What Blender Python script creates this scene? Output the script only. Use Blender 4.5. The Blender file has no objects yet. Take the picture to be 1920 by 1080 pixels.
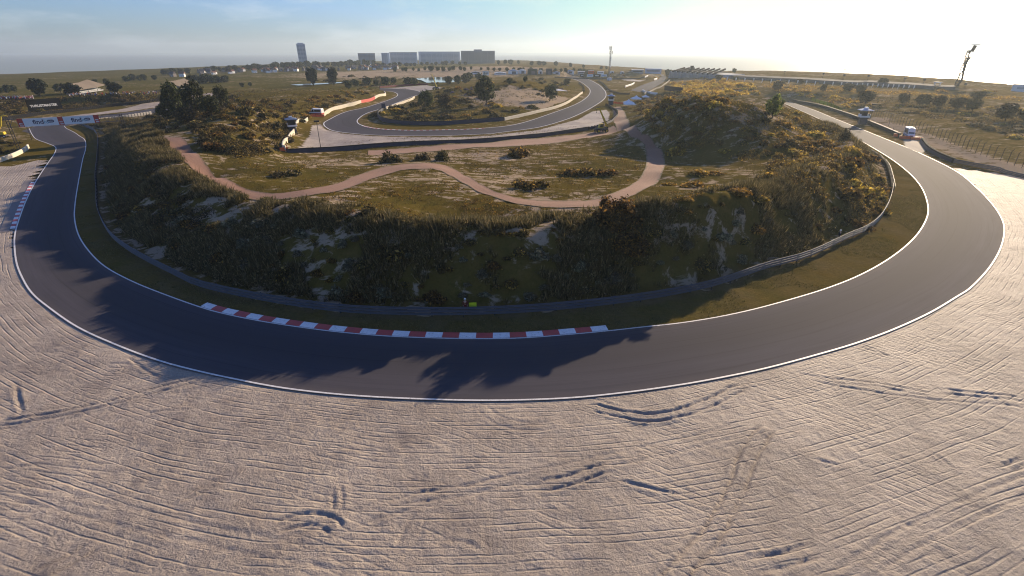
import bpy, bmesh, math, random
import numpy as np
from mathutils import Vector, Matrix, Euler

SC = bpy.context.scene
COL = SC.collection
R = math.radians
rng = np.random.default_rng(11)
random.seed(11)

# ------------------------------------------------------------------ camera
FPX, CX, CY, HOR, CAMH = 930.0, 960.0, 540.0, 97.0, 27.0
PITCH = math.atan((CY - HOR) / FPX)
cam_d = bpy.data.cameras.new('camera')
cam_d.sensor_width = 36.0
cam_d.lens = FPX / 1920.0 * 36.0
cam_d.clip_start = 0.5
cam_d.clip_end = 40000.0
cam = bpy.data.objects.new('camera', cam_d)
COL.objects.link(cam)
cam.location = (0, 0, CAMH)
cam.rotation_euler = (math.pi / 2 - PITCH, 0, 0)
SC.camera = cam

# ------------------------------------------------------------------ sky, sun, exposure
SUN_AZ, SUN_EL = 40.0, 18.3
world = bpy.data.worlds.new('World')
SC.world = world
world.use_nodes = True
wn, wl = world.node_tree.nodes, world.node_tree.links
wn.clear()
sky = wn.new('ShaderNodeTexSky')
sky.sky_type = 'NISHITA'
sky.sun_disc = False
sky.sun_elevation = R(SUN_EL)
sky.sun_rotation = R(SUN_AZ)
sky.air_density = 1.2
sky.dust_density = 0.5
sky.ozone_density = 1.5
# thin cirrus, by direction only
tc = wn.new('ShaderNodeTexCoord')
mp = wn.new('ShaderNodeMapping'); mp.inputs['Scale'].default_value = (2.2, 1.2, 9.0)
nz = wn.new('ShaderNodeTexNoise'); nz.inputs['Scale'].default_value = 2.1; nz.inputs['Detail'].default_value = 7; nz.inputs['Roughness'].default_value = 0.62
rp = wn.new('ShaderNodeValToRGB'); rp.color_ramp.elements[0].position = 0.50; rp.color_ramp.elements[1].position = 0.72
mu = wn.new('ShaderNodeMath'); mu.operation = 'MULTIPLY'; mu.inputs[1].default_value = 0.45
mx = wn.new('ShaderNodeMix'); mx.data_type = 'RGBA'; mx.inputs[7].default_value = (9.5, 10.2, 10.8, 1)
bg = wn.new('ShaderNodeBackground'); bg.inputs['Strength'].default_value = 0.051
wo = wn.new('ShaderNodeOutputWorld')
wl.new(tc.outputs['Generated'], mp.inputs[0]); wl.new(mp.outputs[0], nz.inputs[0]); wl.new(nz.outputs[0], rp.inputs[0])
wl.new(rp.outputs[0], mu.inputs[0]); tint = wn.new('ShaderNodeMix'); tint.data_type = 'RGBA'; tint.blend_type = 'MULTIPLY'; tint.inputs[0].default_value = 1.0; tint.inputs[7].default_value = (0.60, 0.92, 1.85, 1)
wl.new(sky.outputs[0], tint.inputs[6]); wl.new(mu.outputs[0], mx.inputs[0]); wl.new(tint.outputs[2], mx.inputs[6])
lim = wn.new('ShaderNodeVectorMath'); lim.operation = 'MINIMUM'; lim.inputs[1].default_value = (8.8, 8.9, 8.4)   # film-like roll-off near the sun
wl.new(mx.outputs[2], lim.inputs[0]); wl.new(lim.outputs[0], bg.inputs[0]); wl.new(bg.outputs[0], wo.inputs[0])

sun_d = bpy.data.lights.new('sun', 'SUN')
sun_d.energy = 5.0
sun_d.angle = R(0.5)
sun_d.color = (1.0, 0.79, 0.55)
sun = bpy.data.objects.new('sun', sun_d)
COL.objects.link(sun)
SDIR = Vector((math.sin(R(SUN_AZ)) * math.cos(R(SUN_EL)), math.cos(R(SUN_AZ)) * math.cos(R(SUN_EL)), math.sin(R(SUN_EL))))
sun.rotation_euler = SDIR.to_track_quat('Z', 'Y').to_euler()
sun.location = (0, 0, 200)

SC.view_settings.view_transform = 'Standard'
SC.view_settings.look = 'None'
SC.view_settings.exposure = 0.95
SC.view_settings.gamma = 1.0
SC.view_settings.use_curve_mapping = False
SC.cycles.max_bounces = 6
SC.cycles.transparent_max_bounces = 12
SC.cycles.volume_bounces = 0
SC.cycles.use_denoising = True
SC.cycles.pixel_filter_type = 'BLACKMAN_HARRIS'
SC.cycles.filter_width = 1.1
SC.cycles.caustics_reflective = False
SC.cycles.caustics_refractive = False

# ------------------------------------------------------------------ measuring: photograph pixel -> place on the ground
def ray(u, v):
    x = (np.asarray(u, float) - CX) / FPX
    y = (CY - np.asarray(v, float)) / FPX
    return np.stack([x, math.cos(PITCH) + y * math.sin(PITCH), -math.sin(PITCH) + y * math.cos(PITCH)], -1)

def P(u, v, z=0.0):
    d = ray(u, v)
    t = (np.asarray(z, float) - CAMH) / d[..., 2]
    return d * t[..., None] + np.array([0, 0, CAMH])

def PP(pts, z=0.0):
    a = np.array(pts, float)
    if a.shape[1] == 3:
        return P(a[:, 0], a[:, 1], a[:, 2])
    return P(a[:, 0], a[:, 1], z)

def depth(p):
    return p[1] * math.cos(PITCH) - (p[2] - CAMH) * math.sin(PITCH)

def resample(A, step=None, n=None, smooth=True):
    A = np.asarray(A, float)
    if smooth and len(A) > 2:                       # Catmull-Rom
        Q = np.vstack([2 * A[0] - A[1], A, 2 * A[-1] - A[-2]])
        out = []
        for i in range(1, len(Q) - 2):
            t = np.linspace(0, 1, 9)[:-1, None]
            p0, p1, p2, p3 = Q[i - 1], Q[i], Q[i + 1], Q[i + 2]
            out.append(0.5 * ((2 * p1) + (-p0 + p2) * t + (2 * p0 - 5 * p1 + 4 * p2 - p3) * t ** 2 + (-p0 + 3 * p1 - 3 * p2 + p3) * t ** 3))
        A = np.vstack(out + [A[-1:]])
    s = np.r_[0, np.cumsum(np.linalg.norm(np.diff(A, axis=0), axis=1))]
    if n is None:
        n = max(2, int(s[-1] / step) + 1)
    t = np.linspace(0, s[-1], n)
    return np.stack([np.interp(t, s, A[:, k]) for k in range(A.shape[1])], -1)

def poly_dist(px, py, line):
    """distance from points to a polyline (2-D)"""
    best = np.full(np.shape(px), 1e9)
    for a, b in zip(line[:-1], line[1:]):
        d = b[:2] - a[:2]
        L = d @ d + 1e-9
        t = np.clip(((px - a[0]) * d[0] + (py - a[1]) * d[1]) / L, 0, 1)
        best = np.minimum(best, np.hypot(px - a[0] - t * d[0], py - a[1] - t * d[1]))
    return best

def inside(px, py, poly):
    r = np.zeros(np.shape(px), bool)
    n = len(poly)
    for i in range(n):
        x1, y1 = poly[i][:2]; x2, y2 = poly[(i + 1) % n][:2]
        c = ((y1 > py) != (y2 > py)) & (px < (x2 - x1) * (py - y1) / (y2 - y1 + 1e-12) + x1)
        r ^= c
    return r

def sstep(a, b, x):
    t = np.clip((x - a) / (b - a), 0, 1)
    return t * t * (3 - 2 * t)

_tab = rng.random((256, 256))
def vnoise(x, y):
    xi = np.floor(x).astype(int); yi = np.floor(y).astype(int)
    fx = x - xi; fy = y - yi
    fx = fx * fx * (3 - 2 * fx); fy = fy * fy * (3 - 2 * fy)
    g = lambda i, j: _tab[i & 255, j & 255]
    return (g(xi, yi) * (1 - fx) + g(xi + 1, yi) * fx) * (1 - fy) + (g(xi, yi + 1) * (1 - fx) + g(xi + 1, yi + 1) * fx) * fy
def fbm(x, y, o=4):
    s = 0; a = 0.5
    for k in range(o):
        s = s + a * (vnoise(x + 17.3 * k, y - 9.1 * k) - 0.5); x = x * 2.03; y = y * 2.03; a *= 0.5
    return s

# ------------------------------------------------------------------ traced lines of the circuit
OUT = [(54,241),(59,252),(67,261),(88,269),(100,274),(104,279),(100,290),(90,304),(66,340),(47,377),(32,417),(26,440),(25,462),(29,495),(41,525),(57,550),(83,573),(140,613),(213,647),(293,677),(367,697),(450,715),(533,730),(640,742),(757,749),(907,753),(1057,749),(1173,738),(1280,723),(1363,708),(1447,690),(1547,663),(1613,643),(1680,618),(1747,587),(1797,557),(1825,538),(1860,499),(1880,461),(1885,427),(1875,401),(1856,376),(1831,351),(1797,323),(1749,298),(1702,277),(1655,258),(1608,239),(1560,220),(1529,207),(1500,197),(1478,190)]
INN = [(121,236),(126,241),(140,248),(150,255),(159,261),(162,270),(161,282),(156,300),(147,350),(142,387),(142,412),(150,442),(170,472),(200,500),(250,527),(312,552),(383,577),(433,590),(500,603),(567,613),(640,622),(740,630),(873,634),(973,633),(1057,627),(1135,620),(1207,612),(1280,604),(1363,590),(1447,570),(1551,539),(1623,509),(1680,474),(1718,439),(1737,405),(1737,379),(1726,351),(1705,326),(1674,301),(1639,279),(1592,252),(1560,235),(1529,220),(1500,207),(1470,194)]
RAIL = [(150,235),(175,245),(185,260),(185,295),(182,332),(184,362),(187,400),(207,440),(237,467),(275,490),(325,515),(380,540),(505,567),(630,585),(730,591),(860,592),(985,587),(1110,576),(1235,559),(1340,537),(1434,505),(1513,483),(1586,449),(1623,433),(1649,411),(1667,376),(1671,345),(1664,316),(1649,298),(1626,283)]
CREST = [(225,252,2.6),(262,285,6.8),(300,305,7.3),(340,330,6.7),(385,358,6.2),(420,372,5.8),(470,390,5.7),(540,400,6.6),(600,402,7.1),(680,414,7.5),(740,432,7.5),(860,433,7.5),(980,440,7.2),(1075,412,7.6),(1140,408,7.6),(1210,403,8.6),(1290,392,9.0),(1400,372,8.6),(1450,355,7.8),(1500,332,8.0),(1560,312,7.6),(1600,285,6.6),(1590,258,6.0),(1545,232,5.5)]
Z2 = 1.5
T2N = [(712,170),(735,172),(745,177),(737,184),(690,200),(647,210),(615,225),(606,232),(612,240),(627,246),(665,251),(715,254),(815,255),(920,251),(935,249),(1010,239),(1060,225),(1085,215),(1110,202),(1132,187),(1137,177),(1132,167),(1120,157),(1100,148),(1072,143)]
T2F = [(712,165),(760,167),(785,171),(790,176),(772,182),(727,200),(690,212),(674,222),(671,229),(680,235),(710,241),(765,244),(840,243),(910,240),(972,232),(1035,212),(1080,195),(1100,182),(1106,172),(1102,164),(1085,152),(1060,144)]
T3A = [(1182,170),(1200,161),(1225,152),(1237,146),(1238,142),(1225,139)]
T3B = [(1204,173),(1224,166),(1245,153),(1249,146),(1246,141),(1236,138)]
RD2A = [(40,246),(54,241),(90,230),(150,222),(230,212),(310,200),(380,190)]
RD2B = [(104,262),(121,238),(160,231),(230,222),(310,209),(380,198)]
PATHA = [(306,258),(330,290),(365,322),(410,350),(455,370),(480,376),(520,375),(570,369),(640,358),(700,335),(750,320),(800,317),(835,325),(870,345),(910,365),(960,381),(1010,388),(1070,390),(1120,388),(1170,375),(1215,352),(1240,330),(1247,305),(1240,280),(1222,258),(1195,240),(1180,228),(1172,212),(1164,200)]
PATHB = [(343,258),(360,282),(385,305),(430,338),(470,357),(500,362),(550,360),(620,348),(680,325),(730,311),(790,306),(835,310),(865,325),(900,345),(950,366),(1000,375),(1060,377),(1110,375),(1150,362),(1185,345),(1205,325),(1212,305),(1210,280),(1198,262),(1175,248),(1155,240),(1150,225),(1150,212),(1146,202)]
DIRTA = [(690,291),(760,288),(860,280),(960,275),(1060,266),(1110,258),(1160,246)]
DIRTB = [(690,282),(760,278),(860,270),(960,262),(1060,254),(1110,248),(1150,236)]

outw = resample(PP(OUT), step=1.5); innw = resample(PP(INN), step=1.5)
railw = resample(PP(RAIL), step=1.5)

# ------------------------------------------------------------------ the lie of the land
ctrl = []
def add(pts, z=None):
    for q in (PP(pts) if z is None else PP(pts, z)):
        ctrl.append(q)
for L in (outw[::4], innw[::4], railw[::3]):
    for q in L: ctrl.append(q * np.array([1, 1, 0]))
# foot of the bank, a little inside the guard rail
tn = np.gradient(railw[:, :2], axis=0); tn /= np.linalg.norm(tn, axis=1)[:, None]
nrm = np.stack([-tn[:, 1], tn[:, 0]], -1)
foot = railw[:, :2] + nrm * 1.6
for q in foot[20:-10:3]: ctrl.append(np.array([q[0], q[1], 0.15]))
crw = resample(PP(CREST), step=4.0)
for q in crw: ctrl.append(q)
tn = np.gradient(crw[:, :2], axis=0); tn /= np.linalg.norm(tn, axis=1)[:, None]
nrm = np.stack([-tn[:, 1], tn[:, 0]], -1)
for q, n in zip(crw[40:-8], nrm[40:-8]): ctrl.append(np.array([q[0] + 5 * n[0], q[1] + 5 * n[1], q[2] - 0.7]))
for L in (T2N, T2F):
    for q in resample(PP(L, Z2), step=8): ctrl.append(q)
for L in (T3A, T3B): add(L, 2.0)
for L in (RD2A, RD2B): add(L, 0.0)
add([(10,250,0),(0,262,0),(60,265,0),(30,285,0),(0,300,0),(0,225,.5),(100,215,.5),(200,203,.5),(300,190,.5),
 # left bank behind second road and the plain beyond
 (0,186,4),(60,186,4),(100,182,4.5),(150,182,5),(200,180,5),(250,178,5),(310,174,5),(100,200,1.5),(200,193,1.5),(300,184,1.5),(0,205,1.5),
 (0,170,1),(100,166,1),(200,163,1),(300,156,1),(400,152,1.5),(500,148,1.5),(600,142,2),(0,160,0),(150,152,0),(300,145,0),(400,138,0),(500,133,1),(600,130,2),(700,128,3),(500,156,1.2),(600,158,1.2),(650,150,1.2),
 # scrub between the second road and the left path
 (200,232,1.5),(240,228,2),(300,222,2.5),(350,215,3),(230,243,3),(280,250,4.5),(300,245,4),(255,262,5),
 # path and hollow
 (325,262,4.2),(350,300,4.6),(400,338,5.0),(450,362,5.4),(500,370,5.8),(600,360,6.2),(700,330,5.8),(800,312,5.6),(900,352,6),(1000,380,6.2),(1100,382,6.4),(1190,352,5.8),(1228,310,4.8),(1225,275,3.8),(1190,245,2.8),(1160,228,2.0),(1160,205,1.8),
 (700,290,3.2),(560,300,4.2),(620,300,4.2),(850,288,3.2),(1000,280,3),(1100,268,2.6),(780,350,6.2),(640,330,5.6),(900,320,4.8),(1050,330,5),(1150,300,4.2),(560,340,5.6),
 (800,390,6.5),(950,410,6.5),(650,385,6.8),(1250,370,6.4),(1320,350,6),(1350,320,5.4),(520,340,5.8),(480,340,6),
 # inner left dune
 (365,245,7.5),(390,232,9),(420,212,10.5),(450,200,10.5),(470,208,10.5),(500,205,9),(520,210,8),(480,245,8),(430,275,7.6),(410,290,6.6),(450,315,6),(500,275,6),(395,270,8),(525,258,3.6),(540,245,3.2),(520,290,3.6),
 (380,205,7),(350,205,5),(420,192,8.5),(480,190,7),(540,195,6.5),(580,195,6),(600,196,5.2),(650,184,5.6),(690,172,5),(700,168,3),(640,172,5.5),(560,180,5),(450,178,5),(400,180,4),
 # gravel basin, wall foot and the grass apron of the second corner
 (558,276,2),(700,270,1.8),(860,262,1.7),(1000,252,1.6),(1080,243,1.6),(1140,225,1.6),(1150,205,1.6),(580,235,1.7),(600,225,1.7),(560,255,1.8),(620,214,1.8),(700,190,1.8),(728,181,1.8),
 # island
 (960,152,9.5),(930,158,9),(1000,160,8.5),(990,152,9),(870,168,6.5),(900,160,8),(830,200,2.4),(760,215,2),(720,214,1.8),(900,218,2),(960,205,2.6),(1000,203,2.4),(1060,180,2.4),(1080,172,2.2),(1040,166,5),(1060,158,4),(800,190,4),(840,185,5),(950,185,5),(1010,185,4.2),(700,222,1.7),
 # middle distance
 (800,150,1.5),(850,148,1.5),(760,150,2),(720,148,2),(900,142,4),(830,138,4),(760,138,3.4),(700,136,3),(860,132,6),(800,130,6),(950,128,9),(1000,126,10),(900,124,9),(1050,126,11),(1100,128,11),(1180,131,10),(1000,136,5),(1080,136,4),(1150,137,4),(1000,142,3.6),(1130,146,2.4),(1180,150,2.4),(1160,165,2),(1150,180,1.8),(1200,150,2.2),
 # right dune
 (1180,222,3),(1205,218,5.5),(1225,200,10.5),(1250,188,14),(1300,190,14.5),(1350,200,14.5),(1420,203,13.8),(1470,203,9.5),(1495,208,5.5),(1240,270,4.4),(1300,283,4.8),(1350,290,5),(1420,302,5.4),(1460,322,6),(1260,225,10.3),(1430,240,9.3),(1500,245,7),(1500,280,7),(1540,270,7.4),(1215,240,5),
 # field beyond
 (1215,185,3),(1250,172,6),(1300,172,7.5),(1400,176,7.5),(1450,184,7),(1280,155,6),(1350,152,6.5),(1400,160,7),(1500,172,5),(1500,160,5.5),(1600,196,2.4),(1700,212,2.4),(1800,236,2.2),(1900,285,1.2),(1910,240,2.6),(1800,200,3.4),(1700,180,4),(1600,172,4.6),(1900,205,3.4),(1900,185,3.4),(1500,152,5.5),(1600,160,5),(1750,170,4),
 (1680,255,.2),(1730,262,.3),(1790,300,.1),(1850,315,.1),(1915,332,.1),(1620,228,.3),(1560,208,.5),
 # coastal dune
 (1300,143,6),(1370,133,8),(1440,137,8.5),(1500,141,8.5),(1560,145,8.5),(1600,148,8.5),(1660,149,8.5),(1700,152,8),(1760,157,7),(1800,160,5.5),(1850,165,4),(1915,169,3),(1250,136,6)])
for x, y, z in [(-300,20,0),(300,20,0),(0,-60,0),(-200,-60,0),(200,-60,0),(-330,120,0),(330,150,1),(-60,10,0),(60,10,0),(0,12,0),(-120,40,0),(130,60,0),(-420,250,1),(420,250,1.5)]:
    ctrl.append(np.array([x, y, z], float))
ctrl = np.array(ctrl)
key = np.round(ctrl[:, :2] / 0.8).astype(int)
_, ui = np.unique(key, axis=0, return_index=True)
ctrl = ctrl[np.sort(ui)]
# thin-kernel interpolation through the measured heights
def kern(r): return np.sqrt(r * r + 0.3)
D = np.hypot(ctrl[:, None, 0] - ctrl[None, :, 0], ctrl[:, None, 1] - ctrl[None, :, 1])
n_c = len(ctrl)
A = np.zeros((n_c + 1, n_c + 1)); A[:n_c, :n_c] = -kern(D) - 0.25 * np.eye(n_c); A[n_c, :n_c] = 1; A[:n_c, n_c] = 1
sol = np.linalg.solve(A, np.r_[ctrl[:, 2], 0])
def rbf(x, y):
    out = np.empty(x.size); xf = x.ravel(); yf = y.ravel()
    for i in range(0, xf.size, 20000):
        d = np.hypot(xf[i:i + 20000, None] - ctrl[None, :, 0], yf[i:i + 20000, None] - ctrl[None, :, 1])
        out[i:i + 20000] = -kern(d) @ sol[:n_c] + sol[n_c]
    return out.reshape(x.shape)

COAST = np.array([(520,-400),(500,150),(440,330),(418,420),(390,520),(330,640),(250,800),(180,1000),(150,1300),(60,1700),(-300,1800),(-520,1500),(-640,1050),(-720,800),(-800,560),(-1000,300),(-1100,-400)], float)

def axis(segs):
    out = [segs[0][0]]
    for a, b, s in segs:
        n = max(1, int(round((b - a) / s)))
        out += list(np.linspace(a, b, n + 1)[1:])
    return np.array(out)
def grow(a, b, s, k):
    out = [a]
    while out[-1] < b: out.append(out[-1] + s); s *= k
    return out
gx_core = axis([(-125, 125, 0.6)])
ex = np.array(grow(125, 1500, 0.8, 1.05))[1:]
GX = np.r_[-ex[::-1], gx_core, ex]
gy_core = axis([(-60, 34, 4.0), (34, 125, 0.5), (125, 230, 0.9)])
GY = np.r_[gy_core, np.array(grow(230, 2200, 1.1, 1.03))[1:]]
XX, YY = np.meshgrid(GX, GY, indexing='ij')
HH = rbf(XX, YY)
# roughness of the dunes; flat by the roads
road_poly1 = np.vstack([outw, innw[::-1]])
dist_road = np.minimum(poly_dist(XX, YY, outw[::3]), poly_dist(XX, YY, innw[::3]))
in_road1 = inside(XX, YY, road_poly1)
t2n = resample(PP(T2N, Z2), step=3); t2f = resample(PP(T2F, Z2), step=3)
dist2 = np.minimum(poly_dist(XX, YY, t2n), poly_dist(XX, YY, t2f))
in2 = inside(XX, YY, np.vstack([t2n, t2f[::-1]]))
rough = sstep(2.5, 7, np.where(in_road1, 0, dist_road)) * sstep(2, 7, np.where(in2, 0, dist2))
drail = poly_dist(XX, YY, railw[::3])
rough *= sstep(1.0, 4.0, drail)
HH += rough * (1.3 * fbm(XX / 9, YY / 9, 4) + 1.6 * fbm(XX / 34 + 5, YY / 34, 2)) * np.clip(HH / 3.0, 0.08, 1)
HH = np.where(in_road1 | (dist_road < 2.2), np.minimum(HH, 0), HH)
in_coast = inside(XX, YY, COAST)
dc = poly_dist(XX, YY, COAST)
HH = np.where(in_coast, HH * sstep(0, 40, dc) - 9 * (1 - sstep(0, 40, dc)), -9.0 - np.minimum(dc, 60) * 0.1)

# gravel basin of the outer run-off sits a little below its own sheet
LEFTG = PP([(104,288),(70,300),(0,312),(-160,335)])[:, :2]
RIGHTG = PP([(2100,362),(1920,330),(1805,314)])[:, :2]
oa = outw[:, :2]
i0 = int(np.argmin(np.hypot(*(oa - LEFTG[0]).T))); i1 = int(np.argmin(np.hypot(*(oa - RIGHTG[-1]).T)))
tn = np.gradient(oa, axis=0); tn /= np.linalg.norm(tn, axis=1)[:, None]
onrm = np.stack([-tn[:, 1], tn[:, 0]], -1)        # towards the inside of the bend
edge_in = oa[i0:i1] + onrm[i0:i1] * 1.0
GPOLY = np.vstack([edge_in, RIGHTG[::-1], [(240, 60), (200, -60), (-200, -60), (-260, 60)], LEFTG[::-1]])
in_g = inside(XX, YY, GPOLY)
HH = np.where(in_g, HH - 0.35, HH)

def hz(x, y):
    """height of the ground mesh at a place"""
    x = np.asarray(x, float); y = np.asarray(y, float)
    i = np.clip(np.searchsorted(GX, x) - 1, 0, len(GX) - 2); j = np.clip(np.searchsorted(GY, y) - 1, 0, len(GY) - 2)
    fx = np.clip((x - GX[i]) / (GX[i + 1] - GX[i]), 0, 1); fy = np.clip((y - GY[j]) / (GY[j + 1] - GY[j]), 0, 1)
    return (HH[i, j] * (1 - fx) + HH[i + 1, j] * fx) * (1 - fy) + (HH[i, j + 1] * (1 - fx) + HH[i + 1, j + 1] * fx) * fy

_ts = np.concatenate([np.arange(25, 320, 0.5), np.geomspace(320, 2600, 900)])
def G(u, v):
    """first place where the line of sight through a photograph pixel meets the ground"""
    d = ray(u, v)
    ln = math.hypot(d[0], d[1])
    t = _ts / ln
    x = d[0] * t; y = d[1] * t; z = CAMH + d[2] * t
    k = np.nonzero(z < hz(x, y))[0]
    k = k[0] if len(k) else len(t) - 1
    if 0 < k:
        a, b = t[k - 1], t[k]
        for _ in range(12):
            m = 0.5 * (a + b)
            if CAMH + d[2] * m < hz(d[0] * m, d[1] * m): b = m
            else: a = m
        t_ = b
    else: t_ = t[0]
    x, y = d[0] * t_, d[1] * t_
    return np.array([x, y, float(hz(x, y))])
def GV(u, v):
    """G for many pixels at once"""
    out = []
    for i in range(0, len(u), 400):
        d = ray(u[i:i + 400], v[i:i + 400]); ln = np.hypot(d[:, 0], d[:, 1])
        t = _ts[None, :] / ln[:, None]
        below = CAMH + d[:, 2:3] * t < hz(d[:, 0:1] * t, d[:, 1:2] * t)
        k = np.where(below.any(1), below.argmax(1), len(_ts) - 1); k = np.maximum(k, 1); r = np.arange(len(k))
        a, b = t[r, k - 1], t[r, k]
        for _ in range(10):
            m = 0.5 * (a + b); lo = CAMH + d[:, 2] * m < hz(d[:, 0] * m, d[:, 1] * m)
            b = np.where(lo, m, b); a = np.where(lo, a, m)
        out.append(np.stack([d[:, 0] * b, d[:, 1] * b, hz(d[:, 0] * b, d[:, 1] * b)], -1))
    return np.vstack(out)
def look(grid, x, y):
    i = np.clip(np.searchsorted(GX, x) - 1, 0, len(GX) - 2); j = np.clip(np.searchsorted(GY, y) - 1, 0, len(GY) - 2)
    return grid[i, j]
def GG(pts): return np.array([G(*p) for p in pts])

# ------------------------------------------------------------------ object helpers
def tag(o, label=None, cat=None, group=None, kind=None):
    if label: o['label'] = label
    if cat: o['category'] = cat
    if group: o['group'] = group
    if kind: o['kind'] = kind
    return o

def np_mesh(name, V, F, smooth=False):
    """V n x 3, F list/array of faces (m x k int, or list of arrays)"""
    me = bpy.data.meshes.new(name)
    V = np.asarray(V, np.float32)
    Fs = F if isinstance(F, list) else [F]
    Fs = [np.asarray(f, np.int32) for f in Fs if len(f)]
    me.vertices.add(len(V)); me.vertices.foreach_set('co', V.ravel())
    loops = np.concatenate([f.ravel() for f in Fs])
    sizes = np.concatenate([np.full(len(f), f.shape[1], np.int32) for f in Fs])
    me.loops.add(len(loops)); me.loops.foreach_set('vertex_index', loops)
    me.polygons.add(len(sizes))
    me.polygons.foreach_set('loop_start', np.r_[0, np.cumsum(sizes)[:-1]].astype(np.int32))
    me.polygons.foreach_set('loop_total', sizes)
    if smooth: me.polygons.foreach_set('use_smooth', np.ones(len(sizes), bool))
    me.update(calc_edges=True)
    return me

def link(name, me, mat=None, parent=None, loc=None, kind=None):
    if mat is not None and not me.materials: me.materials.append(mat)
    o = bpy.data.objects.new(name, me)
    COL.objects.link(o)
    if parent is not None: o.parent = parent
    if loc is not None: o.location = loc
    if kind: o['kind'] = kind
    return o

def thing(name, label, cat, loc=(0, 0, 0), rotz=0.0, group=None, scale=1.0):
    o = bpy.data.objects.new(name, None)
    COL.objects.link(o)
    o.location = loc; o.rotation_euler = (0, 0, rotz); o.scale = (scale,) * 3
    o.empty_display_size = 0.5
    return tag(o, label, cat, group)

def dup(root, loc=None, rotz=None, scale=None, label=None, group=None):
    r = root.copy(); COL.objects.link(r)
    if loc is not None: r.location = loc
    if rotz is not None: r.rotation_euler = (0, 0, rotz)
    if scale is not None: r.scale = scale if hasattr(scale, '__len__') else (scale,) * 3
    if label: r['label'] = label
    if group: r['group'] = group
    for ch in list(root.children):
        c = ch.copy(); COL.objects.link(c); c.parent = r
        for g in list(ch.children):
            d = g.copy(); COL.objects.link(d); d.parent = c
    return r

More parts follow.
